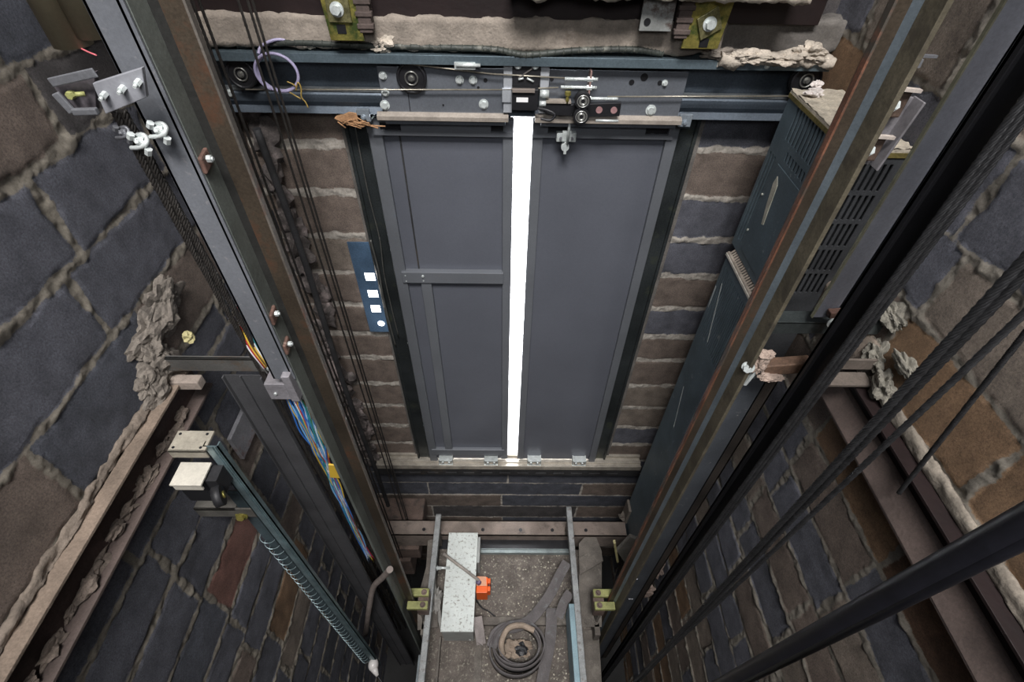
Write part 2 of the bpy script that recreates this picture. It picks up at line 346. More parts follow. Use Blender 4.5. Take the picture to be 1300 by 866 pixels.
rj = [.4, .21, .02, -.19, -.40, -.60, -.775, -.97, -1.12, -1.30, -1.475, -1.655, -1.83, -2.01, -2.19, -2.37, -2.56, -2.75, -2.94, -3.13, -3.32, -3.51, -3.70, -3.89, -4.08, -4.27, -4.46]
rov = [(1270, 250, BG), (1170, 330, BG), (1240, 400, BE), (1150, 420, BB), (1240, 530, BO), (1280, 470, BE), (1045, 545, BG), (1150, 640, BO), (1200, 700, BO), (1240, 800, BK), (1020, 562, BG), (1100, 660, BO), (1160, 750, BG), (1200, 835, (.09, .05, .03)), (1000, 590, BG), (1035, 625, BO), (1080, 700, BB), (1120, 780, BG), (975, 620, BG), (1040, 720, BG), (950, 650, BG), (1000, 730, BE), (1010, 760, BG), (985, 700, BB)]
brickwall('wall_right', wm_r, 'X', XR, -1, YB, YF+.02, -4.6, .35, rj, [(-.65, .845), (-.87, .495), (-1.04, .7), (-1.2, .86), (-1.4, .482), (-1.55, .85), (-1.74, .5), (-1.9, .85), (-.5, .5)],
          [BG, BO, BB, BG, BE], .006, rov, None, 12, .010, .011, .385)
bj = [v for v in lj]
brickwall('wall_back', wm_s, 'Y', YB, 1, XL, XR, -4.6, .35, bj, [], [BG, BB, BG2], .02, (), None, 15)
tag(MB().box(XL-.15, XR+.15, YB-.1, YF+.1, -4.7, -4.55).build('floor', mat('shade_black_pit_floor', (.010, .010, .010), .8, 0, .4, 5, .3)), kind='structure')  # near-black colour stands in for the shade at the shaft bottom
# landing beyond the doors, lit
L_ = MB(); L_.box(-1.3, 1.4, 3.3, 3.35, -2.95, -.2); L_.box(-1.3, -1.25, 1.95, 3.3, -2.95, -.2); L_.box(1.35, 1.4, 1.95, 3.3, -2.95, -.2); L_.box(-1.3, 1.4, 1.95, 3.35, -2.95, -2.81); L_.box(-.5, .6, 1.725, 1.95, -2.95, -2.81); L_.box(-1.3, 1.4, 1.95, 3.35, -.25, -.2)
tag(L_.build('wall_landing', M['landing']), kind='structure')
# reveals closing the thickness of the front wall around the door opening
T = MB(); T.box(-.56, -.50, YF-.01, 1.96, -2.86, -.6); T.box(.60, .66, YF-.01, 1.96, -2.86, -.6); T.box(-.56, .66, YF-.01, 1.96, -.66, -.58); T.box(-1.3, 1.4, 1.94, 1.97, -.7, -.2); T.box(-1.3, -.5, 1.94, 1.97, -2.9, -.2); T.box(.6, 1.4, 1.94, 1.97, -2.9, -.2)
tag(T.build('trim_1', M['slab']), kind='structure')

# ---------------------------------------------------------------- door surround and landing doors
for i, (a, b, lab) in enumerate(((-.545, -.470, 2), (.575, .640, 3))):
    J = MB(); s = -1 if i == 0 else 1
    out, inn = (a, b) if i == 0 else (b, a)
    J.box(min(out, out-s*.012), max(out, out-s*.012), 1.672, 1.76, -2.80, -.655)      # outer return lip
    J.box(a, b, 1.682, 1.690, -2.80, -.655); J.box(min(inn, inn-s*.03), max(inn, inn-s*.03), 1.690, 1.74, -2.84, -.62)  # second box is an added stop behind the leaf, blocking landing light
    J.box(min(inn, inn+s*.006), max(inn, inn+s*.006), 1.676, 1.71, -2.80, -.655)
    tag(J.build('trim_%d' % lab, M['jamb'], bevel=.002), kind='structure')
def leaf(idx, x0, x1, left):
    Y0, Y1 = 1.650, 1.680; zt, zb = -.672, -2.79
    root = MB(); root.box(x0+.01, x1-.01, 1.668, Y1, zb+.01, zt)
    d = root.build('door_%d' % idx, M['door'], origin=(x0, 1.668, zb)); tag(d, kind='structure')
    so = .046; si = .036
    xo = (x0, x0+so) if left else (x1-so+.008, x1); xi = (x1-si, x1) if left else (x0, x0+si)
    q = MB(); q.box(xo[0], xo[1], Y0, Y1, zb+.0, zt); o = q.build('outer_stile', M['doorf'], d, bevel=.002)
    q = MB(); q.box(xi[0], xi[1], Y0, Y1, zb+.03, zt); q.build('meeting_stile', M['doorf'], d, bevel=.002)
    w_ = .068; hs = ([(x0+.045, x0+.045+w_), (x1-.075, x1-.007)] if left else [(x0+.050, x0+.050+.063), (x1-.115, x1-.038)])
    q = MB(); holed(q, 'Y', 1.640, 1.650, x0+(.02 if left else 0), x1-(0 if left else .02), -.724, -.668, [(a, b, -.709, -.681) for a, b in hs]); q.build('top_rail', M['doorf'], d)
    q = MB()
    for a, b in hs: q = MB(); q.box(a-.003, b+.003, 1.6502, 1.652, -.712, -.678); q.build('rail_opening', M['black'], d)
    if left:
        q = MB(); q.box(x0+.03, x1-si+.004, 1.640, 1.668, -1.350, -1.294); b_ = q.build('brace', M['doorf'], d, bevel=.002)
        q = MB(); q.hexbolt((x0+.117, 1.640, -1.312), (0, -1, 0), .004, .004); q.cyl((x0+.117, 1.639, -1.337), (x0+.117, 1.641, -1.337), .003, 10); q.cyl((x0+.045, 1.639, -1.31), (x0+.045, 1.6405, -1.31), .003, 10); q.cyl((x0+.045, 1.639, -1.34), (x0+.045, 1.6405, -1.34), .003, 10); q.build('rivet', M['zinc'], b_)
        q = MB(); q.box(x0+.103, x0+.147, 1.648, 1.668, zb+.14, -1.348); q.build('stiffener', M['doorf'], d, bevel=.002)
        q = MB(); q.box(x0+.02, x1-.02, 1.646, 1.668, -2.715, -2.655); q.build('bottom_rail', M['doorf'], d, bevel=.002)
        q = MB(); q.box(x0+.097, x0+.103, 1.6655, 1.668, -1.296, -.72); q.build('seam', M['darksteel'], d)
    for cx in ((x0+.10, x0+.38) if left else (x0+.105, x0+.385)):
        q = MB(); q.box(cx-.042, cx-.036, 1.625, 1.67, -2.80, -2.742); q.box(cx+.036, cx+.042, 1.625, 1.67, -2.80, -2.742); q.box(cx-.042, cx+.042, 1.625, 1.668, -2.755, -2.749); q.box(cx-.042, cx+.042, 1.622, 1.628, -2.80, -2.788)
        q.cyl((cx-.02, 1.622, -2.77), (cx-.02, 1.64, -2.77), .008, 12); q.cyl((cx+.02, 1.622, -2.77), (cx+.02, 1.64, -2.77), .008, 12); q.build('guide_shoe', M['zinc'], d)
    # hanger plate that carries the leaf
    hx0, hx1 = (x0+.075, .004-.012) if left else (.105, .535)
    q = MB(); q.box(hx0, hx1, 1.604, 1.610, -.640, -.503); q.box(hx0, hx1, 1.604, 1.65, -.672, -.636); hp = q.build('hanger_plate', M['hanger'], d, bevel=.0015)
    q = MB()
    for bx, bz, r in (((-.145, -.536, .0085), (-.105, -.536, .0085), (-.075, -.605, .010), (-.372, -.528, .008), (-.372, -.575, .008), (-.38, -.613, .010)) if left else ((.445, -.615, .011), (.47, -.535, .006), (.16, -.62, .006))):
        q = MB(); q.hexbolt((bx, 1.604, bz), (0, -1, 0), r, .007); q.build('bolt', M['zinc'], hp)
    for bx, bz, r in (((-.068, -.536, .006), (-.255, -.505, .006), (-.20, -.61, .003), (-.09, -.557, .004)) if left else ((.37, -.535, .008), (.405, -.520, .011), (.455, -.535, .007), (.13, -.53, .006))):
        q = MB(); q.cyl((bx, 1.6025, bz), (bx, 1.605, bz), r, 16); q.build('plate_hole', M['black'], hp)
    if left:
        q = MB(); q.box(-.305, -.303, 1.602, 1.606, -.63, -.50); q.build('joint_line', M['black'], hp)
    q = MB(); q.prism([(1.585, -.640), (1.60, -.632), (1.604, -.632), (1.604, -.652), (1.585, -.652)], 'X', hx0-.02, hx1+.01)
    q.build('track_lip', mat('dusty_track_steel', (.33, .29, .25), .5, .3, .2, 20, .1), hp)
    return d
leaf(1, -.462, .020, True); leaf(2, .082, .568, False)
q = MB(); q.box(-.80, .86, 1.618, 1.72, -2.835, -2.80); q.box(-.80, .86, 1.618, 1.624, -2.80, -2.792); q.box(-.80, .86, 1.645, 1.660, -2.80, -2.790); q.box(-.80, .86, 1.685, 1.70, -2.80, -2.776)  # rear ridge added to block landing light under the leaves
sill = tag(q.build('trim_4', mat('worn_aluminium_sill', (.42, .385, .33), .5, .4, .25, 22, .3, 80), bevel=.001), kind='structure')
q = MB(); holed(q, 'Y', 1.632, 1.640, -.82, .87, -2.93, -2.835, [(-.72+i*.115, -.72+i*.115+.07, -2.905, -2.889) for i in range(13)]); q.box(-.82, .87, 1.640, 1.70, -2.93, -2.92)
tag(q.build('trim_5', M['darksteel']), kind='structure')
q = MB(); q.box(.10, .55, 1.612, 1.635, -2.80, -2.7965)
# lintel and ledges above
def slabmesh(name, m, x0, x1, y0, y1, z0, z1, step, amp, seed, label=None, cat=None, kind='structure', o=0, parent=None):
    # rough box: top, front (-Y) and underside as one displaced sheet
    prof = []; n1 = max(2, int((y1-y0)/step)); n2 = max(2, int((z1-z0)/step))
    prof += [(y1-(y1-y0)*i/n1, z1, 0, 1) for i in range(n1)] + [(y0, z1-(z1-z0)*i/n2, 1, 0) for i in range(n2)] + [(y0+(y1-y0)*i/n1, z0, 0, -1) for i in range(n1+1)]
    nx = int((x1-x0)/step)+1; vs = []; R = np.random.RandomState(seed)
    for i in range(nx+1):
        x = x0+(x1-x0)*i/nx
        for j, (y, z, a, b) in enumerate(prof):
            n = float(fbm(np.array(x*22.), np.array((y+z*1.3)*22.+seed), seed))*amp*2+float(fbm(np.array(x*80.), np.array((y-z*1.7)*80.), seed+4))*amp
            edge = .0 if 0 < j < len(prof)-1 else 0
            vs.append((x, y-n*(.8 if a else .3), z+n*(b if b else .2)))
    k = len(prof); fs = [(i*k+j, (i+1)*k+j, (i+1)*k+j+1, i*k+j+1) for i in range(nx) for j in range(k-1)]
    fs += [list(range(k))[::-1], [nx*k+j for j in range(k)]]
    q = MB(); q.add(vs, fs, True); ob = q.build(name, m, parent)
    if parent is None: tag(ob, label, cat, None, kind)
    return ob
slabmesh('trim_6', M['concrete'], -.88, .60, 1.585, 1.75, -.452, -.372, .012, .010, 3)
slabmesh('trim_7', M['slab'], .45, .95, 1.62, 1.75, -.452, -.372, .012, .012, 13)
# red steel beam over the lintel
b = MB(); b.box(-.90, .86, 1.60, 1.612, -.378, -.215); b.box(-.90, .86, 1.53, 1.66, -.225, -.213)
tag(b.build('steel_beam', M['red'], bevel=.002), 'dark red painted steel beam running along the top above the concrete lintel', 'beam')
slabmesh('mortar_ledge', M['mortar'], .0, .76, 1.49, 1.60, -.304, -.280, .010, .012, 21, 'pale crumbly mortar ledge lying along the top edge of the dark red beam', 'mortar', None)

# ---------------------------------------------------------------- door header with pulleys, cables
hd = thing('door_header', (0, 1.6, -.63), 'blue-grey steel header track with pulleys spanning the wall above the two sliding doors', 'door track')
q = MB(); q.box(-.925, .93, 1.640, 1.648, -.635, -.462); q.build('back_plate', M['blue'], hd)
q = MB(); q.box(-.925, .93, 1.575, 1.645, -.468, -.462); q.box(-.925, .93, 1.573, 1.578, -.487, -.462); q.build('top_flange', mat('pale_blue_flange', (.125, .165, .19), .4, .5, .25, 6, .1, 90), hd, bevel=.001)
q = MB(); q.prism([(1.648, -.578), (1.628, -.578), (1.618, -.590), (1.618, -.612), (1.628, -.628), (1.612, -.645), (1.648, -.645)], 'X', -.915, .93); q.build('door_track', M['blue'], hd)
q = MB(); q.box(-.915, .93, 1.620, 1.634, -.582, -.572); q.build('track_lip', mat('bright_worn_track_edge', (.25, .27, .28), .35, .7, .3, 18, .1), hd)
def pulley(cx, cz, r, y=1.592):
    q = MB(); q.ring((cx, y, cz), (0, 1, 0), r-.004, .005, 30, 8); q.ring((cx, y+.014, cz), (0, 1, 0), r-.004, .005, 30, 8); q.cyl((cx, y-.001, cz), (cx, y+.018, cz), r-.004, 28); q.cyl((cx, y+.018, cz), (cx, y+.05, cz), .012, 12)
    p = q.build('pulley', M['black'], hd)
    q = MB(); q.ring((cx, y-.003, cz), (0, 1, 0), r*.42, .0025, 24, 6); q.cyl((cx, y-.005, cz), (cx, y, cz), r*.22, 16); q.hexbolt((cx, y-.005, cz), (0, -1, 0), r*.15, .005, False)
    q.build('hub', mat('worn_hub_steel', (.30, .30, .28), .35, .8, .2, 30, .1), p); return p
pulley(-.785, -.527, .042); pulley(-.286, -.530, .044); pulley(.885, -.517, .044)
q = MB()
for a, b_ in (((-.80, 1.588, -.485), (.885, 1.588, -.474)), ((-.785, 1.586, -.568), (-.02, 1.586, -.556)), ((-.02, 1.586, -.556), (.15, 1.583, -.546)), ((-.30, 1.584, -.488), (-.05, 1.584, -.512)), ((-.05, 1.584, -.512), (.17, 1.584, -.520)), ((.30, 1.584, -.570), (.88, 1.586, -.560))):
    q.cyl(a, b_, .0022, 8)
q.build('drive_cable', mat('thin_steel_cable', (.36, .33, .27), .4, .6, .2, 30, 0), hd)
for p_, r__ in (((-.85, 1.617, -.59), .008), ((.745, 1.575, -.475), .005)): q = MB(); q.hexbolt(p_, (0, -1, 0), r__, .005); q.build('bolt', M['zinc'], hd)
# threaded tension rods
q = MB()
for (a, b_, z) in ((.165, .262, -.518), (.155, .262, -.541), (.225, .33, -.572)):
    q.cyl((a, 1.572, z), (b_, 1.572, z), .0045, 10)
    for k in range(int((b_-a)/.006)): q.ring((a+k*.006+.003, 1.572, z), (1, 0, 0), .0042, .0014, 10, 4)
    q.cyl((.232, 1.572, z), (.248, 1.572, z), .008, 6, smooth=False)
q.build('tension_rod', M['zinc'], hd)
q = MB(); q.box(.238, .243, 1.566, 1.606, -.585, -.495); q.build('rod_bracket', mat('pinkish_rod_bracket', (.33, .22, .20), .5, .3, .2, 30, .1), hd)
q = MB(); q.box(-.155, -.095, 1.570, 1.60, -.497, -.478); q.cyl((-.15, 1.568, -.485), (-.08, 1.568, -.485), .005, 10); q.build('cable_clip', M['zinc'], hd)
# interlock box in the middle
il = thing('door_interlock', (.05, 1.59, -.63), 'black interlock box with a white label above the bright gap between the doors', 'lock')
q = MB(); q.box(.012, .090, 1.560, 1.600, -.606, -.545); q.build('body', M['black'], il, bevel=.002)
q = MB(); q.box(.012, .095, 1.585, 1.600, -.545, -.478); q.build('contact_plate', M['black'], il, bevel=.001)
q = MB(); q.box(.012, .079, 1.552, 1.562, -.552, -.542); q.build('contact_cover', mat('brown_contact_cover', (.19, .16, .14), .6, .1, .1, 9, 0), il, bevel=.001)
q = MB(); q.box(.025, .060, 1.5585, 1.560, -.581, -.568); q.build('label_plate', M['whitelabel'], il)
for x in (.028, .078): q = MB(); q.hexbolt((x, 1.585, -.488), (0, -1, 0), .007, .005); q.build('screw', M['zinc'], il)
q = MB(); q.cyl((.03, 1.58, -.525), (.045, 1.58, -.521), .003, 8); q.cyl((.055, 1.58, -.521), (.075, 1.58, -.53), .003, 8); q.build('screw', M['zinc'], il)
q = MB(); q.bar((.030, 1.583, -.522), (.085, 1.583, -.484), .004, .003); q.build('lever', mat('grey_lever', (.2, .18, .17), .5, .5), il)
q = MB(); q.box(-.014, .012, 1.590, 1.600, -.625, -.478); q.box(-.018, .010, 1.584, 1.592, -.592, -.552); q.build('mounting_strip', mat('pale_steel_strip', (.42, .44, .47), .45, .4, .1, 9, .05), il, bevel=.001)
q = MB(); q.box(.095, .121, 1.590, 1.600, -.625, -.478); q.build('mounting_strip', mat('pale_steel_strip', ()), il, bevel=.001)
q = MB(); q.tube(smooth_path([(.09, 1.565, -.60), (.12, 1.555, -.602), (.142, 1.55, -.612), (.13, 1.548, -.628), (.10, 1.55, -.625)]), .004, 8); q.build('lead', M['black'], il)
q = MB(); q.cyl((.095, 1.575, -.562), (.122, 1.575, -.562), .011, 14); q.cyl((.095, 1.575, -.59), (.115, 1.575, -.59), .008, 14); q.build('plunger', M['zinc'], il)
# interlock arm
ar = thing('lock_arm', (.22, 1.58, -.63), 'black lock arm with two round rollers on the right door hanger', 'lock')
q = MB(); q.prism([(.105, -.595), (.118, -.583), (.19, -.583), (.19, -.590), (.343, -.582), (.343, -.622), (.245, -.626), (.125, -.622), (.108, -.612)], 'Y', 1.570, 1.585); q.build('arm_plate', M['black'], ar, bevel=.0015)
for z in (-.568, -.613):
    q = MB(); q.cyl((.2215, 1.538, z), (.2215, 1.562, z), .0235, 28); r_ = q.build('roller', M['black'], ar)
    q = MB(); q.ring((.2215, 1.537, z), (0, 1, 0), .0165, .002, 24, 6); q.ring((.2215, 1.537, z), (0, 1, 0), .0105, .002, 24, 6); q.ring((.2215, 1.537, z), (0, 1, 0), .0075, .0015, 20, 6); q.build('bearing_ring', mat('bearing_steel', (.55, .55, .52), .3, .8, .1, 9, 0), r_)
for x in (.278, .323): q = MB(); q.cyl((x, 1.568, -.604), (x, 1.572, -.604), .010, 16); q.build('stud', mat('pink_stud', (.38, .22, .22), .5, .3), ar)
q = MB(); q.cyl((.178, 1.568, -.585), (.178, 1.568, -.553), .005, 10); q.cyl((.178, 1.568, -.562), (.178, 1.568, -.552), .009, 6, smooth=False); q.build('adjuster', M['brass'], ar)
q = MB(); q.box(.115, .19, 1.564, 1.590, -.585, -.580); q.build('top_strip', mat('beige_strip', (.30, .26, .22), .6, .2), ar)
q = MB(); q.cyl((.27, 1.562, -.633), (.34, 1.562, -.633), .004, 8); q.build('pin', M['zinc'], ar)
# release latch under the arm
la = thing('release_latch', (.19, 1.63, -.74), 'bright zinc release latch hanging on the right door under the black lock arm', 'latch')
q = MB(); q.box(.160, .224, 1.618, 1.640, -.727, -.699); q.box(.177, .207, 1.610, 1.620, -.722, -.688); q.build('plate', M['zinc'], la, bevel=.0015)
q = MB(); q.cyl((.195, 1.605, -.727), (.197, 1.600, -.632), .0045, 10); q.build('rod', M['zinc'], la)
q = MB(); q.cyl((.190, 1.610, -.742), (.190, 1.630, -.742), .013, 20); q.bar((.190, 1.606, -.722), (.190, 1.606, -.762), .009, .004, (0, 1, 0)); q.build('cam', M['zinc'], la)
for x in (.174, .210): q = MB(); q.cyl((x, 1.612, -.714), (x, 1.619, -.714), .005, 12); q.build('rivet', M['steel'], la)
# violet cable coil
cc = thing('cable_coil', (-.655, 1.56, -.56), 'coiled pale violet cable with loose brown wire ends hanging on the left of the header', 'cable')
pts = []
for k in range(90):
    t = k/89*2*math.pi*2.4+1.6; r = .056+.005*math.sin(k*.17)+.004*k/89
    pts.append((-.655+r*math.cos(t), 1.555-.010*k/89, -.508+r*.86*math.sin(t)))
q = MB(); q.tube(pts, .0042, 8); q.tube(smooth_path([(-.70, 1.555, -.462), (-.69, 1.57, -.445), (-.65, 1.585, -.433), (-.60, 1.60, -.440)]), .0042, 8); q.build('sheath', M['purple'], cc)
q = MB(); q.tube(smooth_path([(-.62, 1.548, -.555), (-.605, 1.54, -.53), (-.60, 1.54, -.545), (-.606, 1.54, -.57), (-.598, 1.54, -.585), (-.595, 1.54, -.60)]), .002, 6); q.tube(smooth_path([(-.64, 1.548, -.56), (-.62, 1.54, -.568), (-.61, 1.54, -.575)]), .002, 6); q.tube(smooth_path([(-.615, 1.545, -.545), (-.62, 1.54, -.535), (-.635, 1.54, -.528)]), .002, 6); q.build('wire_end', mat('ochre_wire', (.35, .24, .06), .5), cc)
# corrugated hose on top of the header
def hose(pts, r): q = MB(); q.tube(pts, r, 10); [q.ring(pts[i], (Vector(pts[min(i+1, len(pts)-1)])-Vector(pts[max(i-1, 0)])), r, r*.22, 12, 5) for i in range(0, len(pts), 2)]; return q
p_ = smooth_path([(-.77, 1.600, -.452), (-.6, 1.590, -.441), (-.42, 1.585, -.444), (-.25, 1.588, -.446), (-.05, 1.58, -.446), (.05, 1.578, -.458), (.2, 1.58, -.445), (.35, 1.586, -.442), (.44, 1.59, -.452)], 14)
tag(hose(p_, .0085).build('flexible_hose', mat('black_green_hose', (.03, .035, .03), .6, 0, .3, 20, .1, 60, (.14, .14, .12), .3, 30)), 'thin black corrugated hose lying along the top of the door header', 'hose')
# brackets on the beam
def bracket(name, x0, x1, zt, zb, label, mt, bx, bz, plate, sk=0):
    t = thing(name, ((x0+x1)/2, 1.575, zb), label, 'bracket', None)
    q = MB(); q.prism([(x0, zt), (x1, zt), (x1+sk, zb), (x0+sk, zb)], 'Y', 1.538, 1.546); q.build('plate', mt, t, bevel=.001)
    if plate:
        q = MB(); q.prism(plate, 'Y', 1.530, 1.538); w_ = q.build('square_washer', mat('tarnished_square_washer', (.20, .185, .09), .4, .6, .5, 30, .2), t, bevel=.001)
        q = MB(); q.hexbolt((bx, 1.530, bz), (0, -1, 0), .012, .012); q.build('bolt', M['zinc'], w_)
        q = MB(); q.box(bx-.012, bx+.012, 1.5365, 1.5385, bz-.058, bz-.036); q.build('slot', M['black'], t)
    return t
bracket('beam_bracket', -.495, -.405, -.215, -.420, 'greenish brass plated bracket bolted to the red beam on the left', M['brass'], -.448, -.345, [(-.475, -.300), (-.415, -.300), (-.415, -.375), (-.475, -.375)], .012)
bracket('beam_bracket', .495, .595, -.215, -.424, 'yellow brass plated bracket with tilted square washer bolted to the red beam on the right', M['brass'], .533, -.362, [(.497, -.352), (.545, -.322), (.570, -.372), (.520, -.402)], -.02)
q = MB(); q.box(.350, .435, 1.538, 1.546, -.383, -.215); gb = thing('angle_bracket', (.39, 1.54, -.383), 'small pale grey steel angle with one hole beside the yellow bracket', 'bracket'); q.build('plate', mat('stained_grey_angle', (.28, .29, .28), .5, .4, .2, 20, .1, 60, (.10, .07, .06), .4, 20), gb)
q = MB(); q.cyl((.368, 1.536, -.362), (.368, 1.540, -.362), .009, 16); q.build('hole', M['black'], gb)
for x0, lab in ((-.40, 'dark rusted threaded spacer block beside the left greenish bracket'), (.448, 'dark rusted threaded spacer block between the grey angle and yellow bracket')):
    q = MB(); q.box(x0, x0+.035, 1.536, 1.57, -.40, -.215)
    for k in range(6): q.box(x0-.004, x0+.040, 1.532, 1.55, -.39+k*.028, -.378+k*.028)
    tag(q.build('spacer_block', M['redflange'], bevel=.002), lab, 'spacer')
# lumps of mortar on the header
for i, (x, y, z, r, sq, lab) in enumerate(((-.36, 1.59, -.442, .026, (1.2, .7, .8), 'pale mortar lump on the header under the left greenish bracket'), (-.56, 1.60, -.446, .016, (1.8, .8, .5), 'flat pale mortar crumb on the header beside the violet cable coil'), (.60, 1.585, -.448, .022, (1.8, .9, .5), 'mortar lump on the header under the yellow bracket'), (.69, 1.575, -.450, .026, (1.9, .9, .55), 'whitish mortar heap on the right part of the header'), (.78, 1.57, -.452, .028, (1.8, .9, .55), 'whitish mortar heap at the right end of the header'), (.86, 1.575, -.44, .03, (1.4, .9, .7), 'mortar heap beside the right-hand rail at the header end'))):
    q = MB(); q.blob((x, y, z), r, i+3, 4, sq, .35); tag(q.build('mortar_lump', M['mortar'] if i != 2 else M['greymortar']), lab, 'mortar')
slabmesh('mortar_crust', M['mortar'], .60, .93, 1.562, 1.63, -.474, -.450, .008, .018, 33, 'broken pale mortar crust spilling over the right end of the header flange', 'mortar', None)
q = MB(); q.prism([(-.545, -.655), (-.50, -.640), (-.45, -.645), (-.44, -.672), (-.47, -.685), (-.51, -.675)], 'Y', 1.60, 1.665); 
for k in range(14): a = rng.uniform(-.54, -.43); q.cyl((a, 1.597, -.665+rng.uniform(-.01, .015)), (a+rng.uniform(.02, .05), 1.594, -.665+rng.uniform(-.02, .015)), .0022, 5)
tag(q.build('wood_scrap', M['wood']), 'splintered orange-brown wood scrap wedged under the header at the top left of the doors', 'wood')
for x, nm in ((-.452, 'left'), (.560, 'right')):
    q = MB(); q.box(x-.02, x+.02, 1.60, 1.61, -.668, -.626); q.box(x-.02, x+.02, 1.60, 1.66, -.668, -.662); q.hexbolt((x, 1.60, -.65), (0, -1, 0), .006, .005)
    tag(q.build('header_clip', mat('pale_clip_steel', (.28, .32, .36), .4, .5), bevel=.001), 'pale steel clip at the %s end of the door track' % nm, 'clip')

# call button back plate with glowing panes in place of light through its openings
cp = thing('call_panel', (-.59, 1.68, -1.66), 'narrow blue call button back plate with four lit openings left of the doors', 'panel')
holes = [(-.593, -.552, -1.358, -1.318), (-.598, -.556, -1.452, -1.412), (-.601, -.560, -1.540, -1.500)]
q = MB(); holed(q, 'Y', 1.664, 1.668, -.632, -.552+.006, -1.665, -1.165, holes); q.build('plate', M['bluep'], cp)
for h in holes:
    q = MB(); q.box(h[0], h[1], 1.665, 1.667, h[2], h[3]); q.cyl((h[0]+.024, 1.6648, h[3]+.001), (h[0]+.024, 1.667, h[3]+.001), .010, 14); q.build('glowing_pane', M['litpane'], cp)
q = MB(); q.cyl((-.572, 1.6625, -1.610), (-.572, 1.6655, -1.610), .015, 20); q.build('glowing_pane', M['litpane'], cp)
q = MB(); q.tube(smooth_path([(-.535, 1.66, -1.15), (-.528, 1.655, -1.3), (-.535, 1.66, -1.45), (-.53, 1.655, -1.62), (-.527, 1.66, -1.75)]), .004, 6); q.tube(smooth_path([(-.505, 1.665, -.70), (-.508, 1.668, -.95), (-.50, 1.665, -1.15), (-.512, 1.665, -1.35), (-.505, 1.665, -1.7)]), .0025, 6)
tag(q.build('edge_wire', mat('glinting_wire', (.14, .14, .13), .4, .5)), 'thin pale wire running down the dark left door jamb', 'wire')
# clutter down the left front corner
q = MB()
for k in range(46):
    z = -.50-k*.052; q.blob((-.835+rng.uniform(-.03, .035), 1.675+rng.uniform(-.02, .015), z), rng.uniform(.022, .045), k, 2, (1, .6, 1.5), .4)
tag(q.build('corner_mortar', mat('dirty_corner_mortar', (.11, .095, .09), .95, 0, .5, 20, .6, 60, (.28, .23, .22), .4, 10)), 'ragged dirty mortar squeezed out down the front left corner of the shaft', 'mortar', kind='stuff')
q = MB(); q.tube(smooth_path([(-.81, 1.62, -.70), (-.80, 1.615, -1.2), (-.81, 1.60, -2.0), (-.80, 1.6, -2.8), (-.8, 1.6, -3.6)]), .013, 10)
tag(q.build('dark_conduit', mat('sooty_conduit', (.03, .03, .032), .7, 0, .4, 12, .3)), 'black conduit running down beside the left rail in the front corner', 'pipe')

# ---------------------------------------------------------------- guide rails
def rail(name, label, x_nose, x_base, dirn, mats, half=.062):
    # T rail: base towards the wall, blade towards the car
    yc = .85; t = .008
    g = thing(name, (x_base, yc, -4.5), label, 'guide rail')
    q = MB(); q.prism([(x_base, yc-half), (x_base, yc+half), (x_base-dirn*.009, yc+half), (x_base-dirn*.009, yc-half)], 'Z', -4.5, .35); q.build('base', mats[0], g, bevel=.001)
    q = MB(); q.prism([(x_base, yc-t), (x_base, yc+t), (x_nose-dirn*.003, yc+t), (x_nose-dirn*.003, yc-t)], 'Z', -4.5, .35); q.build('blade', mats[1], g, bevel=.001)
    q = MB(); q.prism([(x_nose-dirn*.003, yc-t), (x_nose-dirn*.003, yc+t), (x_nose, yc+t*.8), (x_nose, yc-t*.8)], 'Z', -4.5, .35); q.build('nose', mats[2], g)
    q = MB(); q.prism([(x_base, yc-t-.010), (x_base, yc-t), (x_base+dirn*.010, yc-t)], 'Z', -4.5, .35); q.build('fillet', mats[3], g)
    return g
GL = rail('guide_rail', 'long rusty T-section guide rail with grey-green base, left of the doors', -.460, -.507, 1, (M['railface'], M['railblade'], mat('grey_brown_rail_nose', (.13, .115, .10), .5, .4, .3, 12, .2, 60, (.14, .06, .04), .3, 7), mat('dark_fillet', (.03, .03, .028), .5, .3)))
GR = rail('guide_rail', 'long rusty T-section guide rail with olive base, right of the doors', .549, .583, -1, (M['olive'], M['railblade'], M['railnose'], mat('pale_blue_fillet', (.12, .145, .165), .4, .5, .2, 8, .1)))
def clip(g, p, side):                       # rail clip: small rusty block, hex bolt
    x, y, z = p
    q = MB(); q.prism([(y-.018, z-.020), (y+.012, z-.014), (y+.014, z+.014), (y-.016, z+.008)], 'X', x, x+side*.008); c = q.build('rail_clip', mat('rusty_clip', (.10, .055, .042), .7, .2, .4, 40, .3, 60, (.30, .22, .18), .3, 30), g, bevel=.003)
    q = MB(); q.hexbolt((x+side*.008, y, z), (side, 0, 0), .0062, .007, False, .003); q.build('bolt', M['zinc'], c)
for px, py in ((252, 207), (342, 404), (360, 441)):
    p = at(px, py, 'X', -.507); clip(GL, (-.507, max(.80, p.y), p.z), 1)
for px, py in ((1134, 131), (1103, 188), (1060, 397)):
    p = at(px, py, 'X', .583); clip(GR, (.583 if px < 1090 or 1 else 0, p.y, p.z), -1) if px == 0 else None

# grey steel channel behind the left rail, down to the wall bracket
zt = at(345, 478, 'Y', .79).z
q = MB(); q.box(-.562, -.508, .782, .7868, zt, .35); q.box(-.562, -.556, .782, .845, zt, .35); q.box(-.518, -.512, .782, .7868, zt, .35)
tag(q.build('steel_angle', mat('blue_grey_angle', (.17, .18, .20), .5, .35, .15, 8, .15, 60, (.30, .29, .30), .1, 50), bevel=.001), 'blue-grey steel angle standing behind the left rail, ending at the wall bracket', 'steel angle')
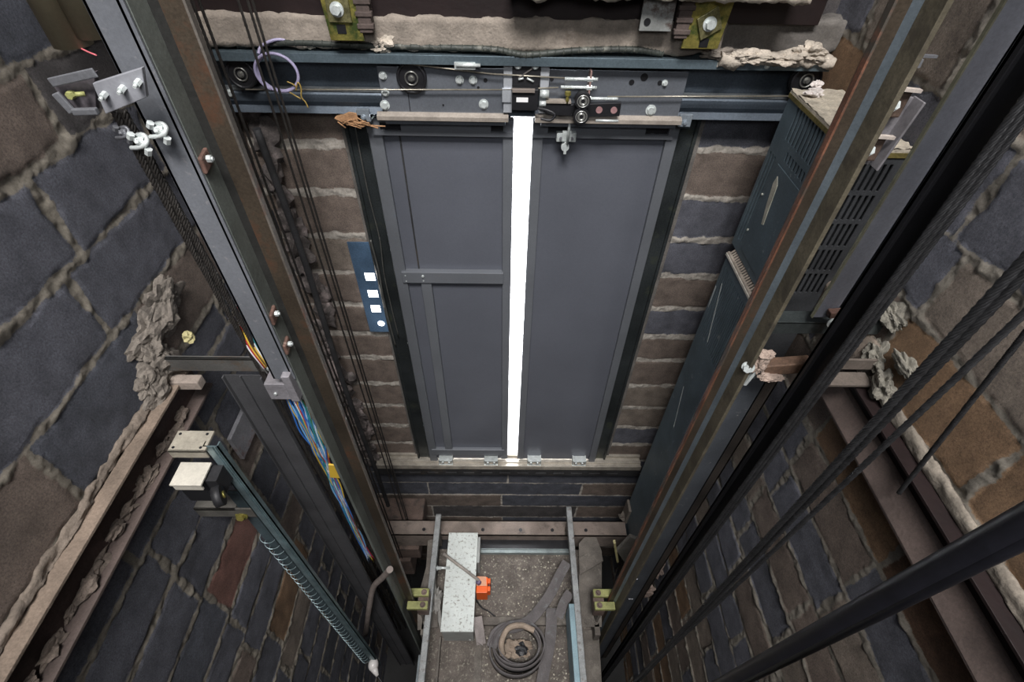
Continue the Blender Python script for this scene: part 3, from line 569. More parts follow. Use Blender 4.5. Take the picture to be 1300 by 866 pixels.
# left wall bracket: flat bar from the wall to the rail
zb = at(300, 462, 'Y', .845).z
br = thing('wall_bracket', (-.7, .87, zb), 'grey steel bracket bar reaching from the left wall to the left rail', 'bracket')
q = MB(); q.box(-.895, -.53, .842, .848, zb-.026, zb+.022); q.box(-.895, -.53, .842, .852, zb+.016, zb+.022); q.build('bar', mat('dull_bracket_steel', (.12, .118, .112), .6, .4, .25, 12, .2, 60, (.12, .085, .06), .3, 8), br, bevel=.001)
q = MB(); q.box(-.60, -.515, .79, .796, zb-.075, zb-.018); q.box(-.60, -.515, .79, .842, zb-.020, zb-.014); q.box(-.532, -.512, .765, .80, zb-.05, zb+.045); q.build('clamp_plate', mat('pale_grey_clamp', (.23, .22, .235), .5, .3, .2, 15, .2), br, bevel=.002)
q = MB(); q.ring((-.585, .838, zb-.012), (0, 1, .4), .016, .005, 20, 8); q.cyl((-.58, .786, zb-.048), (-.58, .79, zb-.048), .004, 10); q.build('eyelet', M['zinc'], br)
q = MB(); q.blob((-.885, .855, zb-.01), .05, 4, 4, (.6, 1, 1.1), .3); q.blob((-.885, .80, zb-.06), .035, 9, 4, (.6, 1.2, .9), .3); q.blob((-.89, .92, zb+.06), .06, 15, 4, (.4, 1.5, .8), .3); q.blob((-.88, .86, zb+.03), .03, 16, 4, (.8, 1, .9), .3); q.blob((-.885, .985, zb+.09), .05, 17, 4, (.4, 1.2, .9), .35); q.blob((-.885, .79, zb-.02), .03, 19, 4, (.6, 1, 1), .35)
tag(q.build('mortar_plug', M['greymortar']), 'lumpy mortar holding the end of the steel bracket in the left wall', 'mortar')
q = MB(); q.box(-.89, -.80, .83, .86, zb-.090, zb-.060); tag(q.build('wood_batten', mat('pale_batten', (.24, .20, .17), .8, 0, .2, 20, .4), bevel=.003), 'short pale batten sticking out of the left wall under the bracket bar', 'wood')
q = MB(); q.blob((-.80, .89, zb+.05), .012, 2, 3, (1, 1, 1.3), .2); tag(q.build('yellow_clip', mat('dull_yellow_clip', (.38, .34, .17), .6)), 'small dull yellow clip on the rope above the left wall bracket', 'clip')

# recessed channels in the side walls
def wall_channel(name, x, s, ya, yb, z0, z1, label, mats):
    t = thing(name, (x, (ya+yb)/2, z0), label, 'steel channel')
    q = MB(); q.box(min(x, x+s*.006), max(x, x+s*.006), ya, yb, z0, z1); q.build('web', mats[0], t)
    q = MB(); q.box(min(x, x+s*.042), max(x, x+s*.042), ya, yb, z1-.008, z1); q.build('upper_flange', mats[1], t, bevel=.001)
    q = MB(); q.box(min(x, x+s*.042), max(x, x+s*.042), ya, yb, z0, z0+.008); q.build('lower_flange', mats[2], t, bevel=.001)
    return t
wall_channel('wall_channel', -.893, 1, -.70, .93, -1.155, -1.035, 'long rusty steel channel set across the left block wall', (mat('dark_rust_web', (.045, .028, .024), .7, .1, .4, 10, .3, 60), mat('dusty_flange', (.17, .13, .10), .9, 0, .3, 14, .5), M['redflange']))
slabmesh('mortar_edge', mat('brown_mortar_edge', (.22, .175, .14), .95, 0, .3, 20, .6), -.1, .1, 0, .1, 0, .1, .05, .001, 1) if 0 else None
def ymortar(name, x, s, ya, yb, z0, z1, amp, m_, label, seed):   # rough mortar strip along Y on a side wall
    n = int((yb-ya)/.008); k = 8; vs = []
    for i in range(n+1):
        y = ya+(yb-ya)*i/n
        for j in range(k+1):
            a = math.pi*j/k; d_ = math.sin(a); z = z0+(z1-z0)*(1-math.cos(a))/2
            nn = float(fbm(np.array(y*20.), np.array(z*20.+j*.3+seed), seed))*amp*2+float(fbm(np.array(y*70.), np.array(j*1.3+seed), seed+3))*amp
            vs.append((x+s*(d_*.012+nn*d_), y, z+nn*(1. if j in (0, k) else .5)))
    kk = k+1; fs = [(i*kk+j, i*kk+j+1, (i+1)*kk+j+1, (i+1)*kk+j) for i in range(n) for j in range(k)]
    fs += [(i*kk+k, i*kk, (i+1)*kk, (i+1)*kk+k) for i in range(n)] + [list(range(kk)), [n*kk+j for j in range(kk)][::-1]]
    q = MB(); q.add(vs, fs, True); return tag(q.build(name, m_), label, 'mortar')
ymortar('mortar_band', -.895, 1, -.65, .80, -1.040, -1.012, .016, mat('brown_mortar_edge', (.16, .13, .105), .95, 0, .3, 20, .6), 'brown mortar band along the upper edge of the left wall channel', 2)
wall_channel('wall_channel', .943, -1, -.70, .90, -1.125, -.995, 'dark red steel channel set across the right block wall', (M['red'], M['red'], M['redflange']))
q = MB(); q.prism([(.943, -1.055), (.925, -1.06), (.900, -1.117), (.943, -1.117)], 'Y', -.70, .90); tag(q.build('channel_lip', M['redflange']), 'sloping brownish lower lip of the red channel in the right wall', 'steel channel')
ymortar('mortar_band', .945, -1, -.65, .78, -1.0, -.955, .010, mat('pale_brown_mortar', (.19, .165, .135), .95, 0, .3, 20, .6), 'pale mortar band along the upper edge of the red channel, right wall', 5)
ymortar('mortar_bead', .945, -1, .15, .88, -1.150, -1.128, .012, M['greymortar'], 'broken grey mortar bead under the red channel in the right wall', 8)

q = MB()
for k in range(26):
    y = .80-k*.055+rng.uniform(-.02, .02)
    if y > .55 or rng.random() < .75: q.blob((-.888+rng.uniform(0, .012), y, -1.140+rng.uniform(-.002, .012)), rng.uniform(.012, .024), k+40, 3, (.7, 1.3, .6), .35)
tag(q.build('mortar_debris', mat('brown_mortar_debris', (.12, .095, .078), .95, 0, .4, 25, .6)), 'brown mortar droppings lying inside the left wall channel', 'mortar', kind='stuff')

# ---------------------------------------------------------------- left side: rope anchor, ropes, conduits, trunking, wires
def ropething(name, a, b, r, label, group=None, m_='rope', turns=50, k=6, cat='rope'):
    q = MB(); q.strand(a, b, r, k, turns); q.cyl(a, b, r*.6, 6); o = q.build(name, M[m_]); return tag(o, label, cat, group)
def pl(px, py, Y): return at(px, py, 'Y', Y)
an = thing('rope_anchor', at(140, 125, 'Y', .74), 'grey bolted anchor plate on the left with two dark ropes hanging below it', 'anchor plate')
Yp = .74
P4 = [at(x, y, 'Y', Yp) for x, y in ((117, 106), (180, 86), (186, 124), (134, 145))]
q = MB(); vs = P4+[p+Vector((0, .008, 0)) for p in P4]; q.add(vs, [(0,1,2,3),(7,6,5,4),(0,4,5,1),(1,5,6,2),(2,6,7,3),(3,7,4,0)]); pf = q.build('front_plate', mat('light_anchor_plate', (.27, .275, .30), .5, .3, .12, 20, .1), an, bevel=.001)
q = MB()
for x, y in ((134, 119), (157, 111), (177, 103)): q = MB(); q.hexbolt(at(x, y, 'Y', Yp), (0, -1, -.15), .0046, .010, False, .006); q.build('bolt', M['zinc'], pf)
A, B_, C_, D_ = [at(x, y, 'Y', Yp+.02) for x, y in ((64, 104), (120, 92), (122, 140), (92, 146))]
q = MB(); vs = [A, B_, C_, D_]+[p+Vector((0, .01, 0)) for p in (A, B_, C_, D_)]; q.add(vs, [(0,1,2,3),(7,6,5,4),(0,4,5,1),(1,5,6,2),(2,6,7,3),(3,7,4,0)]); q.build('wall_plate', mat('dark_anchor_plate', (.10, .09, .10), .5, .4, .3, 20, .1), an, bevel=.001)
q = MB(); q.bar(at(70, 118, 'Y', Yp+.01), at(93, 143, 'Y', Yp+.01), .012, .005, (0, 1, 0)); q.bar(at(93, 142, 'Y', Yp+.004), at(124, 141, 'Y', Yp+.004), .009, .008, (0, 1, 0)); q.bar(at(64, 105, 'Y', Yp+.01), at(121, 92, 'Y', Yp+.004), .003, .012, (0, 0, 1)); q.build('flange', M['steel'], an, bevel=.002)
q = MB(); q.hexbolt(at(93, 119, 'Y', Yp+.018), (-.1, -1, 0), .0055, .009, False); q.cyl(at(96, 120, 'Y', Yp+.006), at(108, 119, 'Y', Yp+.012), .0032, 10); q.build('yellow_bolt', M['dustyel'], an)
# hanging ropes from the anchor
for i, (xa, xb, lab) in enumerate(((151, 283, 'dark wire rope nearest the left wall, hanging from the anchor plate'), (161, 293, 'dark wire rope second from the left wall under the anchor plate'), (199, 312, 'dark wire rope third from the left wall under the anchor plate'), (207, 319, 'dark wire rope next to the blue-grey angle under the anchor plate'))):
    a = at(xa, 150 if i < 2 else 138, 'Y', .80); b = at(xb+3, 390, 'Y', .83)
    d = (b-a); top = a-d*.03; bot = a+d*4.8; bot.z = max(bot.z, -4.3); bot = a+d*((-4.2-a.z)/d.z)
    bot = Vector((bot.x, bot.y, bot.z)); bot.x = max(bot.x, -.84)+.0; bot.y = min(bot.y, 1.2)
    ropething('hanging_rope', top, bot, .0075, lab, 'ropes below the left anchor plate', 'rope', 90)
def grip(px, py, Y, sc, label, m_='zinc'):    # wire rope grip: U bolt, saddle, nuts
    c = at(px, py, 'Y', Y); t = thing('rope_grip', c, label, 'rope grip')
    q = MB(); q.tube(smooth_path([c+Vector(v)*sc for v in ((-.030, -.005, -.006), (-.012, -.012, -.002), (.004, -.014, .002), (.016, -.012, .008), (.020, -.004, .018), (.012, 0, .026), (-.004, .002, .024))]), .0058*sc, 10); q.build('u_bolt', M[m_], t)
    q = MB(); q.blob(c+Vector((.002, -.010, .014))*sc, .011*sc, 3, 3, (1.1, .8, .9), .15); q.build('saddle', M[m_], t)
    q = MB(); q.cyl(c+Vector((.010, -.012, -.018))*sc, c+Vector((.018, -.014, -.004))*sc, .009*sc, 6, smooth=False); q.cyl(c+Vector((-.014, -.012, .022))*sc, c+Vector((-.006, -.014, .034))*sc, .009*sc, 6, smooth=False); q.build('nut', M[m_], t)
    return t
grip(182, 184, .765, .62, 'bright rope grip on the left pair of ropes, lower of the two bright grips'); grip(206, 170, .765, .60, 'bright rope grip on the right pair of ropes, higher of the two bright grips')
grip(160, 172, .79, .5, 'dull dark grip behind the lower bright rope grip', 'steel')
# conduits in the top left corner
for (x0, x1, xt, yt, lab) in ((48, 83, 106, 57, 'tan plastic conduit ending at the top left, the one nearer the wall'), (86, 122, 136, 45, 'tan plastic conduit ending at the top left, the one nearer the grey angle')):
    b = at(xt-12, yt, 'Y', .93); q = MB(); d = Vector((b.x, b.y, b.z)); r = .029
    top = Vector((b.x, b.y, .35)); q.cyl(b, top, r, 20); o = q.build('plastic_conduit', M['tan']); tag(o, lab, 'conduit')
q = MB(); q.tube(smooth_path([at(100, 60, 'Y', .92), at(112, 66, 'Y', .90), at(122, 70, 'Y', .89)]), .0014, 6); tag(q.build('wire_end', mat('red_white_wire', (.5, .12, .14), .5)), 'tiny red wire end below the tan conduits', 'wire')
# cable trunking below the bracket and the coloured wires
zt = zb-.06
q = MB(); q.box(-.745, -.640, .858, .862, -4.3, zt); q.box(-.745, -.741, .848, .862, -4.3, zt); q.box(-.644, -.640, .845, .862, -4.3, zt); q.box(-.70, -.697, .852, .862, -4.3, zt)
tag(q.build('wireway', mat('dull_dark_wireway', (.075, .075, .08), .55, .3, .2, 9, .1), bevel=.001), 'open dark grey cable tray running down left of the coloured wires', 'cable tray')
wc = {'blue': (.03, .13, .42), 'white': (.6, .6, .62), 'yellow': (.55, .38, .05), 'red': (.35, .02, .03), 'teal': (.03, .22, .25), 'brown': (.12, .06, .03), 'sky blue': (.16, .36, .60), 'green': (.05, .16, .07)}
low = ['blue', 'sky blue', 'blue', 'yellow', 'blue', 'white', 'teal', 'red', 'blue', 'yellow', 'sky blue', 'white', 'blue', 'teal', 'blue', 'green', 'brown', 'blue', 'sky blue', 'white', 'yellow', 'teal', 'blue', 'red']
for i, cn in enumerate(low):
    u = i/len(low)
    def W(px, py, wd, Y): return at(px-7+(u-.5)*wd*.85+rng.uniform(-3, 3), py+rng.uniform(-4, 4), 'Y', Y)
    pts = [W(368, 470, 22, .845), W(380, 492, 36, .82), W(393, 520, 34, .815), W(404, 548, 30, .82), W(415, 575, 20, .83), W(424, 595, 8, .845), W(434, 618, 8, .85), W(448, 650, 9, .85), W(464, 682, 7, .86), W(478, 712, 5, .86)]
    q = MB(); q.tube(smooth_path(pts, 5), .0026, 6)
    tag(q.build('wire', mat(cn.replace(' ', '_')+'_wire', wc[cn], .45, 0, .05, 5, 0)), '%s insulated wire in the loose bundle below the left bracket' % cn, 'wire', '%s wires below the left bracket' % cn)
up = ['white', 'red', 'yellow', 'brown', 'yellow', 'white', 'teal', 'blue', 'teal', 'brown', 'blue']
for i, cn in enumerate(up):
    u = i/len(up); dx = u*22
    pts = [at(299+dx*.9+rng.uniform(-1, 1), 388+rng.uniform(-3, 3), 'Y', .86), at(302+dx+rng.uniform(-1, 1), 405, 'Y', .85), at(307+dx*1.05, 425, 'Y', .84), at(316+dx*1.1, 443, 'Y', .835), at(329+dx, 460, 'Y', .835), at(345+dx, 480, 'Y', .865)]
    q = MB(); q.tube(smooth_path(pts, 6), .0026, 6)
    tag(q.build('wire', mat(cn.replace(' ', '_')+'_wire', wc[cn], .45, 0, .05, 5, 0)), '%s insulated wire in the bundle above the left bracket' % cn, 'wire', '%s wires above the left bracket' % cn)
q = MB(); a, b = at(424, 590, 'Y', .835), at(426, 606, 'Y', .835); q.bar(a, b, .035, .006, (0, 1, 0)); tag(q.build('yellow_tag', mat('yellow_plastic_tag', (.55, .36, .04), .5, 0, .05), bevel=.001), 'yellow plastic tag on the wire bundle beside the left rail', 'tag')
# pale strip added on the left wall in place of lit patches
q = MB(); q.prism([(-.897, -1.40), (-.883, -1.40), (-.883, -1.52), (-.897, -1.52)], 'Y', .90, 1.16); tag(q.build('light_patch_strip', mat('painted_light_patches', (.20, .20, .215), .6, .2, .3, 12, .1, 60, (.16, .10, .09), .4, 12), bevel=.001), 'pale flat strip in place of lit patches along the left wall below the bracket bar', 'strip')

# galvanised switch post with limit switch
po = thing('switch_post', (-.69, .69, -3.3), 'long galvanised slotted post standing off the left wall', 'post')
q = MB(); q.box(-.722, -.686, .655, .658, -3.32, -1.05); q.box(-.689, -.686, .655, .670, -3.32, -1.05); q.box(-.722, -.719, .655, .670, -3.32, -1.05)
for k in range(2): q.box(-.700+k*.007, -.698+k*.007, .652, .656, -3.32, -1.05)
q.build('channel', M['galv'], po)
q = MB()
for k in range(36): q.ring((-.752, .668, -1.60-k*.046), (.35, .25, .9), .024, .0012, 16, 5)  # bright rings stand in for reflections of the post's perforations
q.build('reflection_ring', mat('bright_slot_reflection', (.32, .42, .44), .35, .6), po)
q = MB(); q.box(-.775, -.719, .672, .680, -3.3, -1.32); q.build('side_web', mat('teal_side_web', (.085, .12, .135), .45, .5, .3, 12, .1), po)
sw = thing('limit_switch', (-.74, .66, -1.25), 'metal limit switch with cream cover and black roller at the top of the galvanised post', 'switch')
p0 = at(262, 551, 'X', -.745)
q = MB(); q.box(-.800, -.712, .642, .700, -1.057, -1.050); q.box(-.800, -.712, .642, .646, -1.080, -1.050); hb = q.build('top_bracket', mat('cream_bracket', (.36, .33, .27), .6, .3, .2, 20, .1), sw, bevel=.001)
for x, y in ((-.79, .652), (-.725, .652), (-.79, .690), (-.725, .690)): q = MB(); q.cyl((x, y, -1.051), (x, y, -1.049), .0035, 10); q.build('hole', M['black'], hb)
q = MB(); q.box(-.800, -.735, .600, .650, -1.22, -1.13); q.build('body', M['black'], sw, bevel=.003)
q = MB(); q.box(-.806, -.730, .592, .655, -1.128, -1.122); q.box(-.803, -.735, .594, .600, -1.15, -1.125); q.build('cover', mat('cream_switch_cover', (.55, .52, .45), .6, .1, .12, 20, .05), sw, bevel=.001)
q = MB(); q.box(-.735, -.706, .610, .655, -1.20, -1.135); q.cyl((-.712, .612, -1.17), (-.712, .606, -1.17), .010, 14); q.build('terminal', M['rubber'], sw)
q = MB(); q.bar((-.755, .625, -1.20), at(278, 630, 'Y', .575)+Vector((-.012, 0, 0)), .012, .01); q.build('lever', M['black'], sw)
q = MB(); rc_ = at(278, 630, 'Y', .575); q.cyl(rc_+Vector((-.009, -.004, 0)), rc_+Vector((.008, .004, 0)), .026, 24); rw = q.build('roller', M['rubber'], sw)
q = MB(); q.cyl(rc_+Vector((.008, .004, 0)), rc_+Vector((.012, .006, 0)), .009, 14); q.build('roller_pin', M['brass'], rw)
q = MB(); q.box(-.895, -.775, .66, .72, -1.40, -1.39); q.box(-.895, -.70, .66, .665, -1.44, -1.39); wb_ = q.build('wall_mount', mat('dusty_mount', (.09, .085, .075), .8, .1), po, bevel=.001)
q = MB(); q.hexbolt((-.77, .66, -1.43), (0, -1, .3), .012, .01); q.build('bolt', M['brass'], wb_)

# thin ropes in front of the left jamb
for i, (r, Y, lab) in enumerate(((-.441, 1.42, 'thin black rope crossing the header, leftmost of three'), (-.452+.02, 1.42, 'thin black rope crossing the header, middle of three'), (-.421, 1.42, 'thin black rope crossing the header, rightmost of three'))):
    ra = [(308, 365.6, 462), (316, 378, 0), (322, 383, 0)][i]
    t_ = at(ra[0], 0, 'Y', Y); b_ = at(ra[1], 215, 'Y', Y); x = (t_.x+b_.x)/2
    ropething('thin_rope', (x, Y, .3), (x, Y, -3.9), .0038, lab, 'thin black ropes left of the doors', 'rope', 60, 6)
for i, (px, lab) in enumerate(((247, 'thin dark rope close beside the left rail, nearer the rail'), (256, 'thin dark rope close beside the left rail, nearer the doors'))):
    t_ = at(px, 10, 'Y', 1.30); ropething('thin_rope', (t_.x, 1.30, .3), (t_.x, 1.30, -3.9), .004, lab, 'thin ropes beside the left rail', 'rope', 60, 6)

# ---------------------------------------------------------------- right side
# perforated control cabinets standing in the front right corner
def cabinet():
    t = thing('control_cabinet', (.89, 1.3, -1.02), 'upper teal-grey cabinet with slotted grilles and a dusty top, front right corner', 'cabinet')
    x0, x1, y0, y1, z0, z1 = .805, .947, 1.130, 1.50, -1.03, -.520
    q = MB(); hs = []
    for k in range(15): a = y0+.02+k*.0195; hs.append((a, a+.010, -.625, -.535))
    for k in range(13): a = y0+.02+k*.0195; hs.append((a, a+.010, -.672, -.645))
    for k in range(3): a = y1-.058+k*.018; hs += [(a, a+.008, -.99, -.685)]
    holed(q, 'X', x0, x0+.004, y0, y1, z0, z1, hs); q.build('side_panel', M['cab'], t)
    q = MB(); q.box(x0-.003, x0, y0+.03, y1-.085, -1.0, -.690); dp = q.build('raised_panel', M['cab'], t, bevel=.001)
    q = MB(); q.prism([(y1-.115, -.715), (y1-.135, -.735), (y1-.150, -.86), (y1-.138, -.865), (y1-.120, -.80), (y1-.108, -.74)], 'X', x0-.0045, x0-.003); q.build('paint_smear', mat('cream_paint_smear', (.50, .48, .40), .7), dp)
    q = MB()
    for z in (-.80, -.93): q = MB(); q.cyl((x0, y1-.07, z), (x0-.004, y1-.07, z), .0042, 10); q.build('screw', mat('cream_screw', (.6, .62, .55), .5), t)
    q = MB(); hs = []
    for r_ in range(5):
        for k in range(7): a = x0+.010+k*.016; hs.append((a, a+.008, -.620-r_*.082, -.550-r_*.082))
    holed(q, 'Y', y0, y0+.004, x0, x1, z0, z1, hs); q.build('front_grille', M['mesh'], t)
    q = MB(); q.box(x0+.01, x1-.002, y0+.01, y1-.002, z0, z1-.01); q.build('interior', M['cabdark'], t)
    q = MB(); q.box(x0-.004, x1, y0-.004, y1, z1-.012, z1); q.build('top_edge', mat('mossy_ochre_edge', (.15, .12, .035), .7, .1, .5, 20, .3), t)
    return t
cabinet()
q = MB(); N_ = 34; g_ = [(.802+.144*a/10, 1.127+.372*b/N_, -.510+rng.uniform(-.0025, .0025)) for a in range(11) for b in range(N_+1)]
q.add(g_, [(a*(N_+1)+b, (a+1)*(N_+1)+b, (a+1)*(N_+1)+b+1, a*(N_+1)+b+1) for a in range(10) for b in range(N_)], True); q.box(.802, .946, 1.127, 1.499, -.521, -.5125)
tag(q.build('dust_layer', mat('thick_beige_dust', (.46, .41, .33), .95, 0, .28, 40, .9, 160)), 'thick beige dust and mortar lying on top of the upper cabinet', 'dust')
q = MB(); q.blob((.835, 1.44, -.497), .018, 5, 3, (1.2, .8, .5), .3); q.blob((.848, 1.462, -.485), .014, 6, 3, (1, .7, .6), .3); tag(q.build('paper_scrap', mat('pale_pink_scrap', (.62, .57, .54), .9)), 'small pale crumpled scrap lying on the dusty cabinet top', 'scrap')
q = MB(); q.prism([(.86, -.51), (.90, -.51), (.915, -.44), (.89, -.435)], 'Y', 1.20, 1.21); tag(q.build('rusty_tab', M['railnose']), 'rusty orange metal tab standing on the cabinet top beside the rail', 'tab')
def cabinet2():
    t = thing('control_cabinet', (.86, 1.3, -3.35), 'lower tall teal-grey cabinet with a finely slotted sloping top, front right corner', 'cabinet')
    x0, x1, y0, y1, z0, z1 = .790, .94, 1.14, 1.47, -3.30, -1.055
    q = MB(); hs = [(y0+.012+k*.0135, y0+.012+k*.0135+.006, -1.42, -1.10) for k in range(23)]
    holed(q, 'X', x0, x0+.003, y0, y1, z0, z1, hs); q.build('side_panel', M['cab'], t)
    q = MB(); q.box(x0+.008, x1, y0+.008, y1-.002, z0, z1-.01); q.build('interior', mat('dark_teal_interior', (.035, .05, .06), .6), t)
    q = MB(); q.box(x0+.001, x1, y0, y0+.006, z0, z1); q.build('end_panel', M['mesh'], t)
    q = MB(); n = 26
    for k in range(n):
        a = y0+(y1-y0)*k/n; q.prism([(x0, z1), (x0+.002, z1+.004), (x0+.045, z1+.050), (x0+.045, z1+.044)], 'Y', a, a+.0075)
    q.prism([(x0, z1-.004), (x0-.004, z1), (x0-.002, z1+.008), (x0+.006, z1+.008)], 'Y', y0, y1); q.build('sloping_top', mat('dusty_brown_louvre', (.36, .31, .26), .8, .1, .25, 30, .2), t)
    q = MB(); q.box(x0-.006, x0, y0, y1, z1-.006, z1+.003); q.build('edge_lip', mat('pale_edge_lip', (.66, .62, .55), .6, .1, .2, 30, .1), t)
    q = MB(); q.prism([(1.36, -1.40), (1.365, -1.40), (1.43, -1.16), (1.425, -1.16)], 'X', x0-.001, x0); q.prism([(1.455, -1.30), (1.46, -1.30), (1.465, -1.20), (1.46, -1.20)], 'X', x0-.001, x0); q.prism([(1.20, -2.75), (1.215, -2.72), (1.225, -2.62), (1.21, -2.66)], 'X', x0-.002, x0); q.prism([(1.34, -1.95), (1.345, -1.95), (1.40, -1.72), (1.397, -1.72)], 'X', x0-.001, x0)
    q.build('paint_scratch', mat('white_scratch', (.45, .47, .46), .6), t)
    return t
cabinet2()
q = MB(); q.box(.775, .79, 1.40, 1.48, -3.12, -2.95); q.blob((.78, 1.44, -3.10), .03, 5, 3, (1, 1, .8), .3); tag(q.build('mortar_lump', M['greymortar']), 'pale mortar lump at the foot of the tall cabinet', 'mortar')
def vplate(name, x0, x1, y, z0, z1, m_, label, cat, th=.006, lip=None, lipm=None):
    t = thing(name, ((x0+x1)/2, y, z0), label, cat)
    q = MB(); q.box(x0, x1, y, y+th, z0, z1); q.box(x1-.006, x1, y, y+.05, z0, z1); q.build('face', m_, t, bevel=.001)
    if lip: q = MB(); q.box(x0-.003, x0, y-.002, y+.006, z0, z1); q.build('edge', lipm, t)
    return t
zs = at(1035, 403, 'Y', .88).z
us = vplate('steel_upright', .738, .792, .88, zs, .35, mat('blue_grey_upright', (.17, .18, .21), .5, .4, .15, 8, .12), 'wide blue-grey steel upright right of the right rail, ending above the rusty clips', 'steel angle', lip=True, lipm=mat('olive_upright_edge', (.15, .145, .10), .6, .3))
c = at(1060, 397, 'Y', .876)
q = MB(); q.prism([(c.x-.022, c.z+.012), (c.x+.018, c.z+.016), (c.x+.026, c.z-.002), (c.x-.018, c.z-.006)], 'Y', .860, .878); rc = q.build('rusty_clip', mat('rusty_clip', (.16, .07, .05)), us, bevel=.002)
q = MB(); q.hexbolt((c.x, .862, c.z-.018), (0, -1, 0), .011, .01); q.build('bolt', M['zinc'], us)
zl = at(975, 484, 'Y', .87).z
vplate('steel_upright', .652, .712, .87, -4.3, zl, mat('slate_upright', (.095, .105, .12), .55, .35, .2, 7, .12, 60, (.3, .3, .3), .0, 50), 'lower slate-grey steel upright directly beside the right rail', 'steel angle')
vplate('rear_upright', .722, .77, .90, -4.3, zs-.25, mat('brown_black_upright', (.04, .033, .028), .7, .2, .5, 5, .2), 'dark brownish steel upright behind the lower slate-grey one', 'steel angle')
# black counterweight rail (T section) and rope bundle
q = MB(); q.box(.690, .742, .760, .768, -4.3, .35); q.box(.705, .713, .72, .762, -4.3, .35); q.box(.690, .696, .752, .768, -4.3, .35)
tag(q.build('counterweight_rail', mat('black_greasy_rail', (.008, .008, .010), .55, .2, .3, 8, .1), bevel=.001), 'black greasy counterweight rail running down beside the blue-grey upright', 'guide rail')
for i, (x, y, lab) in enumerate(((.640, .715, 'vertical wire rope beside the black counterweight rail, nearest the rail'), (.650, .715, 'vertical wire rope beside the black counterweight rail, middle of the bundle'), (.661, .715, 'vertical wire rope beside the black counterweight rail, nearest the block wall'))):
    ropething('hoist_rope', (x+.036, y-.035, .3), (x, y-.035, -4.2), .0060, lab, 'ropes beside the counterweight rail', 'ropeg', 70)
# right rail bracket with two bolts
t = thing('rail_bracket', (.66, .82, -.60), 'grey steel angle bracket with two bolts joining the right rail to the upright', 'bracket')
def seg(px, py): return at(px, py, 'Y', .83)
a, b = seg(1168, 126), seg(1108, 212)
q = MB(); q.bar(a, b, .004, .03, (0, 1, 0)); q.bar(a+Vector((-.016, .014, 0)), b+Vector((-.016, .014, 0)), .034, .005, (0, 1, 0)); q.build('angle', mat('grey_bracket_angle', (.20, .19, .20), .5, .4, .2, 20, .15), t, bevel=.001)
for px, py, nm in ((1134, 131, 'upper'), (1103, 188, 'lower')):
    c = seg(px, py); q = MB(); q.box(c.x-.022, c.x+.02, c.y-.004, c.y+.014, c.z-.022, c.z+.020); cl = q.build('clip', mat('dark_rust_clip', (.09, .06, .045), .7, .3, .4, 30, .3), t, bevel=.003)
    q = MB(); q.hexbolt(c+Vector((-.004, -.004, 0)), (-.3, -1, .2), .009, .012, False, .004); q.build('bolt', M['zinc'], cl)
    q = MB(); q.bar(c+Vector((-.012, -.012, .026)), c+Vector((.026, -.008, .022)), .008, .005); q.build('tab', mat('pale_tab', (.40, .35, .31), .6), cl)
q = MB(); a = at(1155, 70, 'Y', .86); q.bar(a, a+Vector((.05, .01, -.004)), .006, .004); q.bar(a+Vector((.0, 0, -.012)), a+Vector((.022, .0, -.010)), .012, .012); tag(q.build('bolt_end', M['steel']), 'small pale bolt end beside the right rail near the top', 'bolt')
# right wall bracket bars
zr = at(1000, 412, 'Y', .90).z
t = thing('wall_bracket', (.75, .9, zr), 'dark steel bracket bar reaching from the right rail towards the right wall', 'bracket')
q = MB(); q.box(.60, .945, .898, .904, zr-.03, zr+.008); q.box(.60, .945, .898, .94, zr+.004, zr+.010); q.build('bar', mat('teal_black_bar', (.06, .07, .07), .5, .4, .3, 10, .1), t, bevel=.001)
zq = at(1120, 463, 'Y', .84).z
t = thing('wall_bracket', (.88, .84, zq), 'brownish steel bracket bar set into the right block wall', 'bracket')
q = MB(); q.box(.77, .945, .838, .844, zq-.018, zq+.018); q.box(.77, .93, .80, .844, zq-.042, zq-.034); q.build('bar', mat('brown_bracket_bar', (.12, .10, .085), .7, .2, .3, 10, .2), t, bevel=.001)
ymortar('mortar_band', .94, -1, .86, 1.5, zr-.16, zr-.04, .014, mat('brown_mortar_edge', (.2, .17, .14)), 'crumbling brown mortar band on the right wall behind the rusty clip', 15)
q = MB(); c = at(1130, 400, 'X', .94); q.blob(c, .035, 3, 4, (.5, 1.5, .8), .35); c = at(1110, 450, 'X', .94); q.blob(c, .03, 5, 4, (.6, 1.2, 1), .35); c = at(1120, 490, 'X', .93); q.blob(c, .032, 7, 4, (.6, 1, 1.1), .3); c = at(1150, 465, 'X', .94); q.blob(c, .025, 8, 4, (.5, 1.8, .8), .3)
tag(q.build('mortar_plug', mat('greenish_grey_mortar', (.16, .15, .125), .95, 0, .3, 18, .8)), 'lumpy pale mortar around the bracket bar in the right wall', 'mortar')
